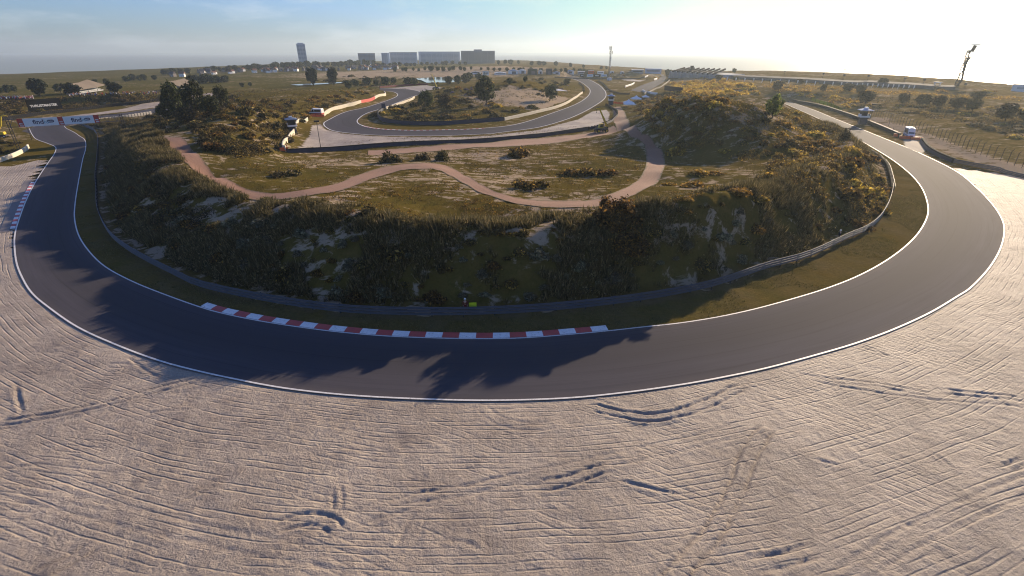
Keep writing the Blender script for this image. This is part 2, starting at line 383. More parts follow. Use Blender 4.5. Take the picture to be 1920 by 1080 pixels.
class MB:
    """collects simple solids into one mesh"""
    def __init__(s): s.v = []; s.f = []
    def add(s, V, F):
        b = len(s.v); s.v += [tuple(p) for p in V]; s.f += [tuple(i + b for i in f) for f in F]; return s
    def box(s, c, d, rz=0.0, M=None, taper=1.0):
        x, y, z = d[0] / 2, d[1] / 2, d[2] / 2
        V = [(-x, -y, -z), (x, -y, -z), (x, y, -z), (-x, y, -z), (-x * taper, -y * taper, z), (x * taper, -y * taper, z), (x * taper, y * taper, z), (-x * taper, y * taper, z)]
        m = Matrix.Rotation(rz, 3, 'Z') if M is None else M
        V = [Vector(c) + m @ Vector(p) for p in V]
        return s.add(V, [(3, 2, 1, 0), (4, 5, 6, 7), (0, 1, 5, 4), (1, 2, 6, 5), (2, 3, 7, 6), (3, 0, 4, 7)])
    def cbox(s, c, d, ch=0.05, rz=0.0):
        """box with chamfered upright and top edges"""
        x, y, z = d[0] / 2, d[1] / 2, d[2] / 2
        def ring(k, zz): return [(-x + k, -y, zz), (x - k, -y, zz), (x, -y + k, zz), (x, y - k, zz), (x - k, y, zz), (-x + k, y, zz), (-x, y - k, zz), (-x, -y + k, zz)]
        def ring2(zz): return [(-x + ch, -y + ch, zz), (x - ch, -y + ch, zz), (x - ch, -y + ch, zz), (x - ch, y - ch, zz), (x - ch, y - ch, zz), (-x + ch, y - ch, zz), (-x + ch, y - ch, zz), (-x + ch, -y + ch, zz)]
        V = ring(ch, -z) + ring(ch, z - ch)
        top = [(-x + ch, -y + ch, z), (x - ch, -y + ch, z), (x - ch, y - ch, z), (-x + ch, y - ch, z)]
        m = Matrix.Rotation(rz, 3, 'Z')
        V = [Vector(c) + m @ Vector(p) for p in V + top]
        F = [tuple(range(7, -1, -1))] + [(i, (i + 1) % 8, 8 + (i + 1) % 8, 8 + i) for i in range(8)]
        F += [(8, 9, 17, 16), (9, 10, 17), (10, 11, 18, 17), (11, 12, 18), (12, 13, 19, 18), (13, 14, 19), (14, 15, 16, 19), (15, 8, 16), (16, 17, 18, 19)]
        return s.add(V, F)
    def tube(s, a, b, r0, r1=None, n=8, cap=True):
        r1 = r0 if r1 is None else r1
        a = Vector(a); b = Vector(b); q = (b - a).to_track_quat('Z', 'Y')
        V = []
        for p, r in ((a, r0), (b, r1)):
            V += [p + q @ Vector((r * math.cos(2 * math.pi * i / n), r * math.sin(2 * math.pi * i / n), 0)) for i in range(n)]
        F = [(i, (i + 1) % n, n + (i + 1) % n, n + i) for i in range(n)]
        if cap: F += [tuple(range(n - 1, -1, -1)), tuple(range(n, 2 * n))]
        return s.add(V, F)
    def beam(s, a, b, w, h):
        a = Vector(a); b = Vector(b); q = (b - a).to_track_quat('Y', 'Z').to_matrix()
        return s.box((a + b) / 2, (w, (b - a).length, h), M=q)
    def chain(s, pts, rad, n=8):
        """one bent tapering tube"""
        pts = [Vector(p) for p in pts]; V = []
        for i, p in enumerate(pts):
            t = (pts[min(i + 1, len(pts) - 1)] - pts[max(i - 1, 0)]).normalized(); q = t.to_track_quat('Z', 'Y')
            V += [p + q @ Vector((rad[i] * math.cos(2 * math.pi * k / n), rad[i] * math.sin(2 * math.pi * k / n), 0)) for k in range(n)]
        F = [(j * n + i, j * n + (i + 1) % n, (j + 1) * n + (i + 1) % n, (j + 1) * n + i) for j in range(len(pts) - 1) for i in range(n)]
        F += [tuple(range(n - 1, -1, -1)), tuple(range((len(pts) - 1) * n, len(pts) * n))]
        return s.add(V, F)
    def prism(s, poly, z0, z1):
        n = len(poly); V = [(p[0], p[1], z0) for p in poly] + [(p[0], p[1], z1) for p in poly]
        return s.add(V, [tuple(range(n - 1, -1, -1)), tuple(range(n, 2 * n))] + [(i, (i + 1) % n, n + (i + 1) % n, n + i) for i in range(n)])
    def yprism(s, prof, y0, y1):
        """profile in x,z pulled along y"""
        n = len(prof); V = [(p[0], y0, p[1]) for p in prof] + [(p[0], y1, p[1]) for p in prof]
        return s.add(V, [tuple(range(n)), tuple(range(2 * n - 1, n - 1, -1))] + [(i, n + i, n + (i + 1) % n, (i + 1) % n) for i in range(n)])
    def ball(s, c, r, nu=10, nv=7, sc=(1, 1, 1)):
        V = [(c[0], c[1], c[2] - r * sc[2])]; F = []
        for j in range(1, nv):
            t = math.pi * j / nv - math.pi / 2
            V += [(c[0] + r * sc[0] * math.cos(t) * math.cos(2 * math.pi * i / nu), c[1] + r * sc[1] * math.cos(t) * math.sin(2 * math.pi * i / nu), c[2] + r * sc[2] * math.sin(t)) for i in range(nu)]
        V.append((c[0], c[1], c[2] + r * sc[2]))
        F += [(0, 1 + (i + 1) % nu, 1 + i) for i in range(nu)]
        for j in range(nv - 2):
            a = 1 + j * nu
            F += [(a + i, a + (i + 1) % nu, a + nu + (i + 1) % nu, a + nu + i) for i in range(nu)]
        a = 1 + (nv - 2) * nu
        F += [(a + i, a + (i + 1) % nu, len(V) - 1) for i in range(nu)]
        return s.add(V, F)
    def sweep(s, path, prof, closed=False):
        """profile (across, up) carried along a 3-D path; across is to the right of travel"""
        path = np.asarray(path, float); t = np.gradient(path[:, :2], axis=0); t /= np.linalg.norm(t, axis=1)[:, None] + 1e-9
        rt = np.stack([t[:, 1], -t[:, 0]], -1); m = len(prof); V = []
        for p, r in zip(path, rt):
            V += [(p[0] + a * r[0], p[1] + a * r[1], p[2] + b) for a, b in prof]
        F = [(j * m + i, j * m + (i + 1) % m, (j + 1) * m + (i + 1) % m, (j + 1) * m + i) for j in range(len(path) - 1) for i in range(m)]
        F += [tuple(range(m - 1, -1, -1)), tuple(range((len(path) - 1) * m, len(path) * m))]
        return s.add(V, F)
    def mesh(s, name, smooth=False):
        me = bpy.data.meshes.new(name); me.from_pydata([tuple(p) for p in s.v], [], s.f)
        if smooth: me.polygons.foreach_set('use_smooth', np.ones(len(me.polygons), bool))
        me.update()
        bm = bmesh.new(); bm.from_mesh(me); bmesh.ops.recalc_face_normals(bm, faces=bm.faces); bm.to_mesh(me); bm.free()
        return me
    def build(s, name, mat, parent=None, loc=None, kind=None, smooth=False):
        return link(name, s.mesh(name, smooth), mat, parent, loc, kind)

# ------------------------------------------------------------------ materials
MATS = {}
def nodes(name):
    m = bpy.data.materials.new(name); m.use_nodes = True
    nt = m.node_tree; b = nt.nodes['Principled BSDF']
    return m, nt, b
def N(nt, typ, **kw):
    n = nt.nodes.new('ShaderNode' + typ)
    for k, v in kw.items():
        if k.startswith('i_'):
            kk = k[2:]; n.inputs[int(kk) if kk.isdigit() else kk].default_value = v
        else: setattr(n, k, v)
    return n
def mixc(nt, fac, a, b, blend='MIX'):
    n = nt.nodes.new('ShaderNodeMix'); n.data_type = 'RGBA'; n.blend_type = blend
    for i, x in ((0, fac), (6, a), (7, b)):
        if isinstance(x, bpy.types.NodeSocket): nt.links.new(x, n.inputs[i])
        else: n.inputs[i].default_value = x if i == 0 or len(x) == 4 else (*x, 1)
    return n.outputs[2]
def ramp(nt, src, stops):
    n = nt.nodes.new('ShaderNodeValToRGB'); e = n.color_ramp.elements
    while len(e) < len(stops): e.new(0.5)
    for k, (p, c) in enumerate(stops):
        e[k].position = p; e[k].color = (c, c, c, 1) if not hasattr(c, '__len__') else (*c, 1)
    nt.links.new(src, n.inputs[0]); return n.outputs[0]
def math_(nt, op, a, b=None, clamp=False):
    n = nt.nodes.new('ShaderNodeMath'); n.operation = op; n.use_clamp = clamp
    for i, x in ((0, a), (1, b)):
        if x is None: continue
        if isinstance(x, bpy.types.NodeSocket): nt.links.new(x, n.inputs[i])
        else: n.inputs[i].default_value = x
    return n.outputs[0]
def noise(nt, vec, scale, detail=4, rough=0.55, dist=0.0):
    n = N(nt, 'TexNoise'); n.inputs['Scale'].default_value = scale; n.inputs['Detail'].default_value = detail
    n.inputs['Roughness'].default_value = rough; n.inputs['Distortion'].default_value = dist
    if vec is not None: nt.links.new(vec, n.inputs['Vector'])
    return n.outputs['Fac']
def attr(nt, name):
    n = N(nt, 'Attribute'); n.attribute_name = name; return n
def bump(nt, b, height, strength=0.5, dist=0.05, prev=None):
    n = N(nt, 'Bump'); n.inputs['Strength'].default_value = strength; n.inputs['Distance'].default_value = dist
    nt.links.new(height, n.inputs['Height'])
    if prev is not None: nt.links.new(prev, n.inputs['Normal'])
    nt.links.new(n.outputs[0], b.inputs['Normal']); return n.outputs[0]

def plain(name, col, rough=0.6, metal=0.0, var=0.12, scale=1.5, grime=0.0):
    """paint, metal, concrete: one colour with uneven wear"""
    if name in MATS: return MATS[name]
    m, nt, b = nodes(name)
    tcd = N(nt, 'TexCoord').outputs['Object']
    f = noise(nt, tcd, scale, 5, 0.6)
    lo = tuple(c * (1 - var) for c in col); hi = tuple(min(1, c * (1 + var)) for c in col)
    c = mixc(nt, f, lo, hi)
    if grime:
        g = ramp(nt, noise(nt, tcd, scale * 3.1, 6, 0.7), [(0.52, 0), (0.72, grime)])
        c = mixc(nt, g, c, (0.09, 0.075, 0.06))
    nt.links.new(c, b.inputs['Base Color'])
    b.inputs['Roughness'].default_value = rough; b.inputs['Metallic'].default_value = metal
    if rough > 0.65: b.inputs['Specular IOR Level'].default_value = 0.12
    MATS[name] = m; return m

def foliage(name, dark, light, tip=None, trans=0.35):
    if name in MATS: return MATS[name]
    m, nt, b = nodes(name)
    geo = N(nt, 'NewGeometry'); oi = N(nt, 'ObjectInfo')
    f = geo.outputs['Random Per Island']
    c = mixc(nt, f, dark, light)
    if tip is not None:
        t = ramp(nt, f, [(0.72, 0), (0.9, 1)])
        c = mixc(nt, t, c, tip)
    hs = N(nt, 'HueSaturation'); nt.links.new(c, hs.inputs['Color'])
    nt.links.new(math_(nt, 'ADD', math_(nt, 'MULTIPLY', oi.outputs['Random'], 0.5), 0.75), hs.inputs['Value'])
    nt.links.new(math_(nt, 'ADD', math_(nt, 'MULTIPLY', oi.outputs['Random'], 0.03), 0.485), hs.inputs['Hue'])
    nt.links.new(hs.outputs[0], b.inputs['Base Color']); b.inputs['Roughness'].default_value = 0.75
    b.inputs['Specular IOR Level'].default_value = 0.25
    tr = N(nt, 'BsdfTranslucent'); nt.links.new(hs.outputs[0], tr.inputs['Color'])
    ms = N(nt, 'MixShader'); ms.inputs[0].default_value = trans
    nt.links.new(b.outputs[0], ms.inputs[1]); nt.links.new(tr.outputs[0], ms.inputs[2])
    nt.links.new(ms.outputs[0], nt.nodes['Material Output'].inputs['Surface'])
    MATS[name] = m; return m

# ------------------------------------------------------------------ ground
def set_attr(me, name, vals):
    a = me.attributes.new(name, 'FLOAT', 'POINT'); a.data.foreach_set('value', np.asarray(vals, np.float32).ravel())

for A_, B_, z_ in ((RD2A, RD2B, 0.0), (T2N, T2F, Z2), (T3A, T3B, 2.0)):
    pa, pb = resample(PP(A_, z_), step=3), resample(PP(B_, z_), step=3)
    dd = np.minimum(poly_dist(XX, YY, pa), poly_dist(XX, YY, pb))
    m_ = inside(XX, YY, np.vstack([pa, pb[::-1]])) | (dd < 1.8)
    HH = np.where(m_, z_ - 0.03, HH)
# paths are worn a little into the turf
pathA = resample(GG(PATHA), n=160); pathB = resample(GG(PATHB), n=160)
dirtA = resample(GG(DIRTA), n=60); dirtB = resample(GG(DIRTB), n=60)
in_path = inside(XX, YY, np.vstack([pathA, pathB[::-1]])) | inside(XX, YY, np.vstack([dirtA, dirtB[::-1]]))
HH = np.where(in_path, HH - 0.08, HH)

ISLAND = PP([(672,213),(670,224),(690,236),(760,239),(860,237),(945,226),(1000,210),(1060,190),(1095,170),(1080,155),(1040,146),(900,140),(790,176),(727,196)], 2.0)
def grid_faces(nx, ny, keep=None):
    i, j = np.meshgrid(np.arange(nx - 1), np.arange(ny - 1), indexing='ij')
    a = (i * ny + j); F = np.stack([a, a + ny, a + ny + 1, a + 1], -1).reshape(-1, 4)
    return F if keep is None else F[keep.ravel()]

slope_gx, slope_gy = np.gradient(HH, GX, GY)
steep = np.hypot(slope_gx, slope_gy)
in_mound = inside(XX, YY, np.vstack([railw, PP([(1500,207),(1200,190),(1150,205),(1150,240),(540,284),(420,190),(200,225)])]))
verge = inside(XX, YY, np.vstack([innw, railw[::-1]]))
isl = inside(XX, YY, ISLAND)
far = sstep(260, 520, np.hypot(XX, YY))
a_sand = 0.5 * np.clip(fbm(XX / 14 + 3, YY / 14, 4) * 1.6 + 0.2, -1, 1)
front = in_mound & (drail < 16)
a_sand = np.where(in_mound, a_sand + 0.13, a_sand) + 0.16 * sstep(2.2, 0.2, np.abs(poly_dist(XX, YY, crw) - 0.6)) * in_mound
a_sand = np.where(front & (steep > 0.45), a_sand - 0.02 - 0.10 * (XX > 8), a_sand)
a_sand = np.where(verge, -0.5, a_sand)
a_sand = np.where(isl, a_sand + 0.55 * sstep(0.0, 14.0, 40 - np.hypot(XX - P(985, 178, 6)[0], YY - P(985, 178, 6)[1])), a_sand)
a_sand = a_sand + 0.06 * (XX > 60) * ~in_mound + 0.30 * sstep(40, 10, dc) * in_coast * (XX > -100)
a_sand = np.where(~in_coast, 1.0, a_sand)
hol = P(1390, 225, 9)
a_sand = a_sand + 0.45 * sstep(16, 5, np.hypot(XX - hol[0], YY - hol[1]))
mid = P(800, 136, 4)
a_sand = a_sand + 0.5 * sstep(160, 60, np.hypot((XX - mid[0]) * 0.7, YY - mid[1]))
fence_l = resample(GG([(1640,222),(1700,246),(1760,268),(1830,293),(1920,322)]), step=4)
a_sand = a_sand + 0.42 * sstep(7, 2, poly_dist(XX, YY, fence_l))
a_green = np.where(verge, 0.34, 0.30) + 0.5 * fbm(XX / 22, YY / 22 + 7, 3)
a_green = np.where(front & (steep > 0.4), 0.30, a_green)
a_green = a_green + far * np.where(XX < -60, 0.35, -0.05)
a_dirt = sstep(1.6, 0.2, drail) * 0.9
a_dirt = np.maximum(a_dirt, 0.75 * sstep(3.5, 0.5, dist2) * (~in2))
a_dirt = np.maximum(a_dirt, np.where(verge, 0.35 + 0.9 * np.clip(fbm(XX / 4, YY / 4, 3), -0.4, 0.6), 0))

me = np_mesh('ground', np.stack([XX, YY, HH], -1).reshape(-1, 3), grid_faces(len(GX), len(GY)), smooth=True)
for n_, a_ in (('sand', a_sand), ('green', a_green), ('dirt', a_dirt), ('far', far), ('straw', sstep(60, 130, XX) * ~in_mound * 1.0)): set_attr(me, n_, a_)

m, nt, b = nodes('dune_turf')
pos = N(nt, 'NewGeometry').outputs['Position']
sa, gr, di = attr(nt, 'sand').outputs['Fac'], attr(nt, 'green').outputs['Fac'], attr(nt, 'dirt').outputs['Fac']
n1 = noise(nt, pos, 0.35, 6, 0.62); n2 = noise(nt, pos, 2.6, 5, 0.7); n3 = noise(nt, pos, 9.0, 3, 0.7); n0 = noise(nt, pos, 0.06, 4, 0.6)
olive = mixc(nt, n2, (0.045, 0.034, 0.008), (0.158, 0.112, 0.028))
green = mixc(nt, n2, (0.032, 0.032, 0.008), (0.100, 0.090, 0.023))
gmask = math_(nt, 'ADD', math_(nt, 'MULTIPLY', n1, 0.9), math_(nt, 'SUBTRACT', gr, 0.55), True)
gmask2 = ramp(nt, math_(nt, 'ADD', gmask, math_(nt, 'MULTIPLY', n0, 0.3)), [(0.2, 0), (0.75, 1)])
c = mixc(nt, gmask2, olive, green)
dry = mixc(nt, ramp(nt, noise(nt, pos, 0.8, 5, 0.7), [(0.54, 0), (0.72, 0.65)]), c, (0.155, 0.108, 0.036))
straw = attr(nt, 'straw').outputs['Fac']
dry = mixc(nt, math_(nt, 'MULTIPLY', straw, ramp(nt, noise(nt, pos, 0.25, 6, 0.7), [(0.42, 0), (0.62, 0.8)])), dry, (0.21, 0.145, 0.060))
brown = mixc(nt, n2, (0.085, 0.064, 0.034), (0.175, 0.130, 0.070))
c = mixc(nt, math_(nt, 'MULTIPLY', di, ramp(nt, n1, [(0.3, 0.3), (0.6, 1)])), dry, brown)
mpg = N(nt, 'Mapping'); mpg.inputs['Scale'].default_value = (0.55, 1.0, 0.7); nt.links.new(pos, mpg.inputs[0])
sn = noise(nt, mpg.outputs[0], 0.55, 7, 0.66, 0.5)
smask = ramp(nt, math_(nt, 'ADD', sn, math_(nt, 'MULTIPLY', sa, 0.45)), [(0.635, 0), (0.70, 1)])
sand = mixc(nt, n2, (0.25, 0.19, 0.125), (0.38, 0.30, 0.21))
c = mixc(nt, smask, c, sand)
nt.links.new(c, b.inputs['Base Color']); b.inputs['Roughness'].default_value = 1.0; b.inputs['Specular IOR Level'].default_value = 0.0
hgt = math_(nt, 'ADD', math_(nt, 'MULTIPLY', n2, 1.0), math_(nt, 'MULTIPLY', n3, 0.45))
bump(nt, b, hgt, 0.9, 0.16)
ground = link('ground', me, m, kind='structure')

# ------------------------------------------------------------------ sea
def quad_sheet(name, pts, z, mat):
    mb = MB(); mb.add([(p[0], p[1], z) for p in pts], [tuple(range(len(pts)))]); return mb.build(name, mat, kind='structure')
m, nt, b = nodes('sea_water')
pos = N(nt, 'NewGeometry').outputs['Position']
mpg = N(nt, 'Mapping'); mpg.inputs['Scale'].default_value = (0.03, 0.08, 0.05); nt.links.new(pos, mpg.inputs[0])
b.inputs['Base Color'].default_value = (0.24, 0.28, 0.25, 1); b.inputs['Roughness'].default_value = 0.55
b.inputs['IOR'].default_value = 1.33
bump(nt, b, noise(nt, mpg.outputs[0], 1.0, 6, 0.65), 0.6, 1.2)
sea = quad_sheet('sea', [(-15000, -3000), (15000, -3000), (15000, 16000), (-15000, 16000)], -7.0, m)
mw, nt, b = nodes('pond_water')
pos = N(nt, 'NewGeometry').outputs['Position']
b.inputs['Base Color'].default_value = (0.05, 0.07, 0.07, 1); b.inputs['Roughness'].default_value = 0.04; b.inputs['IOR'].default_value = 1.33
bump(nt, b, noise(nt, pos, 0.8, 4, 0.6), 0.08, 0.1)

# ------------------------------------------------------------------ gravel
def gravel_mat(name, fine=1.0, has_rake=True):
    m, nt, b = nodes(name)
    pos = N(nt, 'NewGeometry').outputs['Position']
    g1 = noise(nt, pos, 6.5 * fine, 4, 0.8); g2 = noise(nt, pos, 4.5 * fine, 5, 0.7); g3 = noise(nt, pos, 0.14, 5, 0.6); g4 = noise(nt, pos, 1.1, 5, 0.65)
    c = mixc(nt, g1, (0.080, 0.065, 0.054), (0.475, 0.40, 0.325))
    c = mixc(nt, ramp(nt, noise(nt, pos, 0.45, 5, 0.7), [(0.44, 0), (0.64, 0.65)]), c, (0.165, 0.132, 0.112))
    c = mixc(nt, ramp(nt, g3, [(0.38, 0), (0.66, 0.55)]), c, (0.47, 0.395, 0.315))
    c = mixc(nt, ramp(nt, g4, [(0.5, 0), (0.75, 0.45)]), c, (0.17, 0.135, 0.11))
    nt.links.new(c, b.inputs['Base Color']); b.inputs['Roughness'].default_value = 0.70; b.inputs['Specular IOR Level'].default_value = 0.3
    h = math_(nt, 'ADD', math_(nt, 'MULTIPLY', g2, 0.11), math_(nt, 'MULTIPLY', g1, 0.085))
    h = math_(nt, 'ADD', h, math_(nt, 'MULTIPLY', g4, 0.10))
    h = math_(nt, 'ADD', h, math_(nt, 'MULTIPLY', noise(nt, pos, 2.3, 3, 0.6), 0.09))
    if has_rake:
        rk = attr(nt, 'rake').outputs['Fac']; rk2 = attr(nt, 'rake2').outputs['Fac']
        wob = math_(nt, 'MULTIPLY', noise(nt, pos, 0.07, 1, 0.4), 1.6)
        w1 = math_(nt, 'SINE', math_(nt, 'MULTIPLY', math_(nt, 'ADD', rk, wob), 2 * math.pi / 0.52))
        w2 = math_(nt, 'SINE', math_(nt, 'MULTIPLY', math_(nt, 'ADD', rk2, wob), 2 * math.pi / 0.60))
        cbr = N(nt, 'CombineXYZ'); nt.links.new(math_(nt, 'MULTIPLY', rk, 0.9), cbr.inputs[0]); nt.links.new(math_(nt, 'MULTIPLY', attr(nt, 'sweep').outputs['Fac'], 0.16), cbr.inputs[1])
        mk = ramp(nt, noise(nt, cbr.outputs[0], 1.0, 4, 0.7), [(0.46, 0.0), (0.60, 1)])
        mk2 = ramp(nt, noise(nt, pos, 0.13, 4, 0.7), [(0.50, 0), (0.60, 0.8)])
        groove = lambda w: math_(nt, 'POWER', math_(nt, 'MAXIMUM', w, 0.0), 3.0)
        h = math_(nt, 'SUBTRACT', h, math_(nt, 'MULTIPLY', math_(nt, 'MULTIPLY', groove(w1), mk), 0.085))
        h = math_(nt, 'SUBTRACT', h, math_(nt, 'MULTIPLY', math_(nt, 'MULTIPLY', groove(w2), mk2), 0.055))
    bump(nt, b, h, 1.0, 1.0)
    return m

RUTS = [
 ([(1250,1100),(1300,1040),(1345,985),(1375,930),(1405,850),(1440,800)], 1.1, .17), ([(560,1020),(700,960),(860,921),(1010,893),(1148,862),(1290,830),(1400,800)], 1.2, .05),
 ([(0,800),(130,772),(300,729),(430,705)], 0.9, .07), ([(1105,752),(1220,782),(1340,752),(1420,715)], 1.0, .05), ([(1500,705),(1680,735),(1920,756)], 1.0, .06), ([(-20,905),(200,960),(420,1010),(700,1060)], 1.2, .04),
 ([(1580,1090),(1700,1010),(1830,950),(1940,900)], 1.2, .07), ([(900,760),(940,790),(1010,800),(1090,785)], 0.9, .05), ([(700,1090),(760,1020),(790,960)], 1.0, .05),  # double wheel tracks drawn through the gravel, (pixel polyline, pair spacing m, depth)
 ([(0,793),(60,785),(130,772),(220,752),(300,729),(370,712)], 0.75, .15), ([(0,686),(60,684),(140,682),(210,686),(290,680),(280,685)], 0.7, .06),
 ([(28,716),(34,745),(42,775)], 0, .09), ([(240,668),(275,695),(312,713)], 0, .08), ([(270,775),(310,770),(360,768)], 0, .05),
 ([(1110,763),(1160,775),(1220,782),(1280,772),(1340,750),(1392,724)], 0.9, .16),
 ([(1012,912),(1060,902),(1110,886),(1148,874)], 0.8, .13), ([(1270,1085),(1300,1045),(1335,1000),(1362,950),(1390,895),(1398,870)], 1.0, .15),
 ([(1145,897),(1200,910),(1240,920),(1280,927)], 0, .10), ([(745,940),(800,930),(860,921),(930,905),(985,895)], 0.8, .10),
 ([(515,990),(550,978),(590,972),(620,982),(632,998)], 0.9, .12), ([(560,1000),(585,992),(605,1005)], 0.0, .08),
 ([(630,910),(634,935),(630,960)], 0.5, .08), ([(485,980),(497,958),(508,945)], 0.3, .08), ([(330,940),(380,918),(425,895)], 0.5, .08),
 ([(70,1080),(110,1060),(150,1038),(180,1020)], 0.9, .10), ([(1560,712),(1620,720),(1680,728),(1735,738)], 0.7, .09), ([(1775,733),(1850,742),(1920,748)], 0.7, .09),
 ([(1410,1060),(1470,1050),(1530,1030)], 0.9, .11), ([(1610,645),(1640,658),(1665,672)], 0.5, .07), ([(1890,878),(1925,860)], 0.5, .12),
 ([(1885,478),(1897,466),(1902,455)], 0.9, .10), ([(1868,345),(1882,338),(1888,330)], 0.9, .08), ([(880,765),(905,762)], 0, .08), ([(935,772),(975,762)], 0, .07),
 ([(1700,820),(1750,850),(1790,880)], 0, .06), ([(1520,860),(1580,873)], 0, .07), ([(830,1010),(880,1018),(910,1040)], 0, .07), ([(0,880),(60,872),(120,880)], 0, .06)]
fgx = np.r_[-np.array(grow(44, 170, 0.16, 1.035))[::-1], axis([(-44, 44, 0.125)])[1:-1], np.array(grow(44, 210, 0.16, 1.03))]
fgy = np.r_[axis([(-6, 12, 2.0), (12, 50, 0.125)]), np.array(grow(50, 190, 0.16, 1.03))[1:]]
FX, FY = np.meshgrid(fgx, fgy, indexing='ij')
ins = inside(FX, FY, GPOLY)
d_out = poly_dist(FX, FY, oa[i0:i1:3])
FZ = 0.14 * fbm(FX / 6, FY / 6, 3) + 0.11 * fbm(FX / 1.1 + 4, FY / 1.1, 2) + 0.045 * (vnoise(FX / 0.33, FY / 0.33) - 0.5)
FZ *= sstep(0.0, 2.5, d_out)
FZ += -0.05 + 0.03 * sstep(0.2, 1.0, d_out)
rut = np.zeros_like(FX); berm = np.zeros_like(FX)
wig = 0.22 * fbm(FX * 1.1, FY * 1.1, 3)
for pts, sp, dep in RUTS:
    L = resample(PP(pts), step=0.5)
    lo = L[:, :2].min(0) - 2.5; hi = L[:, :2].max(0) + 2.5
    ix = np.nonzero((fgx > lo[0]) & (fgx < hi[0]))[0]; iy = np.nonzero((fgy > lo[1]) & (fgy < hi[1]))[0]
    if not len(ix) or not len(iy): continue
    sl = np.ix_(ix, iy)
    dl = poly_dist(FX[sl], FY[sl], L) + wig[sl]
    fade = np.clip(0.42 + 0.9 * vnoise(FX[sl] * 0.7 + dep * 99, FY[sl] * 0.7), 0, 1)
    Ln = L[:, :2]; t0 = Ln[1] - Ln[0]; t0 /= np.hypot(*t0); t1 = Ln[-1] - Ln[-2]; t1 /= np.hypot(*t1)
    px_, py_ = FX[sl], FY[sl]
    fade = fade * sstep(-0.15, 0.6, (px_ - Ln[0, 0]) * t0[0] + (py_ - Ln[0, 1]) * t0[1] + 3.0 * ((np.hypot(px_ - Ln[0, 0], py_ - Ln[0, 1]) > 2.2))) * sstep(-0.15, 0.6, -((px_ - Ln[-1, 0]) * t1[0] + (py_ - Ln[-1, 1]) * t1[1]) + 3.0 * (np.hypot(px_ - Ln[-1, 0], py_ - Ln[-1, 1]) > 2.2))
    dd = np.abs(dl - sp / 2) if sp else np.abs(dl)
    rut[sl] = np.maximum(rut[sl], dep * 0.85 * fade * np.exp(-(dd / 0.10) ** 2))
    berm[sl] = np.maximum(berm[sl], dep * 0.6 * fade * np.exp(-((dd - 0.30) / 0.15) ** 2))
FZ += berm - rut
me = np_mesh('gravel_trap', np.stack([FX, FY, FZ], -1).reshape(-1, 3), grid_faces(len(fgx), len(fgy), (ins[:-1, :-1] & ins[1:, 1:])), smooth=True)
set_attr(me, 'rake', d_out); set_attr(me, 'sweep', 62 * np.arctan2(FX - 2, 95 - FY))
ang = 0.5 + 0.25 * np.sin(FX / 40)
set_attr(me, 'rake2', FX * np.sin(ang) + FY * np.cos(ang))
bm = bmesh.new(); bm.from_mesh(me); bmesh.ops.delete(bm, geom=[v for v in bm.verts if not v.link_faces], context='VERTS'); bm.to_mesh(me); bm.free()
gravel_trap = link('gravel_trap', me, gravel_mat('raked_gravel'), kind='structure')

def drape_poly(name, poly, step, off, mat):
    poly = np.asarray(poly); lo = poly[:, :2].min(0); hi = poly[:, :2].max(0)
    xs = np.arange(lo[0], hi[0] + step, step); ys = np.arange(lo[1], hi[1] + step, step)
    X_, Y_ = np.meshgrid(xs, ys, indexing='ij')
    k = inside((X_[:-1, :-1] + X_[1:, 1:]) / 2, (Y_[:-1, :-1] + Y_[1:, 1:]) / 2, poly)
    me = np_mesh(name, np.stack([X_, Y_, hz(X_, Y_) + off], -1).reshape(-1, 3), grid_faces(len(xs), len(ys), k), smooth=True)
    bm = bmesh.new(); bm.from_mesh(me); bmesh.ops.delete(bm, geom=[v for v in bm.verts if not v.link_faces], context='VERTS'); bm.to_mesh(me); bm.free()
    return link(name, me, mat, kind='structure')
gm2 = gravel_mat('pale_gravel', 0.5, False)
drape_poly('gravel_bed', GG([(591,235),(601,233),(609,243),(640,250.5),(700,256),(815,258),(920,255),(1010,244),(1085,224),(1112,209),(1137,206),(1143,215),(1140,228),(1110,241),(1060,250),(970,258),(860,266),(700,272),(558,278)]), 0.7, 0.07, gm2)
drape_poly('gravel_bed', GG([(715,166),(760,166),(790,172),(830,165),(800,160)]), 1.0, 0.05, gm2)
drape_poly('gravel_bed', GG([(1165,149),(1195,150),(1212,149),(1200,153),(1175,152)]), 1.5, 0.06, gm2)
drape_poly('gravel_bed', PP([(40,238),(90,224),(150,216),(230,205),(310,193),(400,180),(400,185),(310,199),(230,210),(150,219),(90,229),(54,239)]), 1.0, 0.05, gm2)

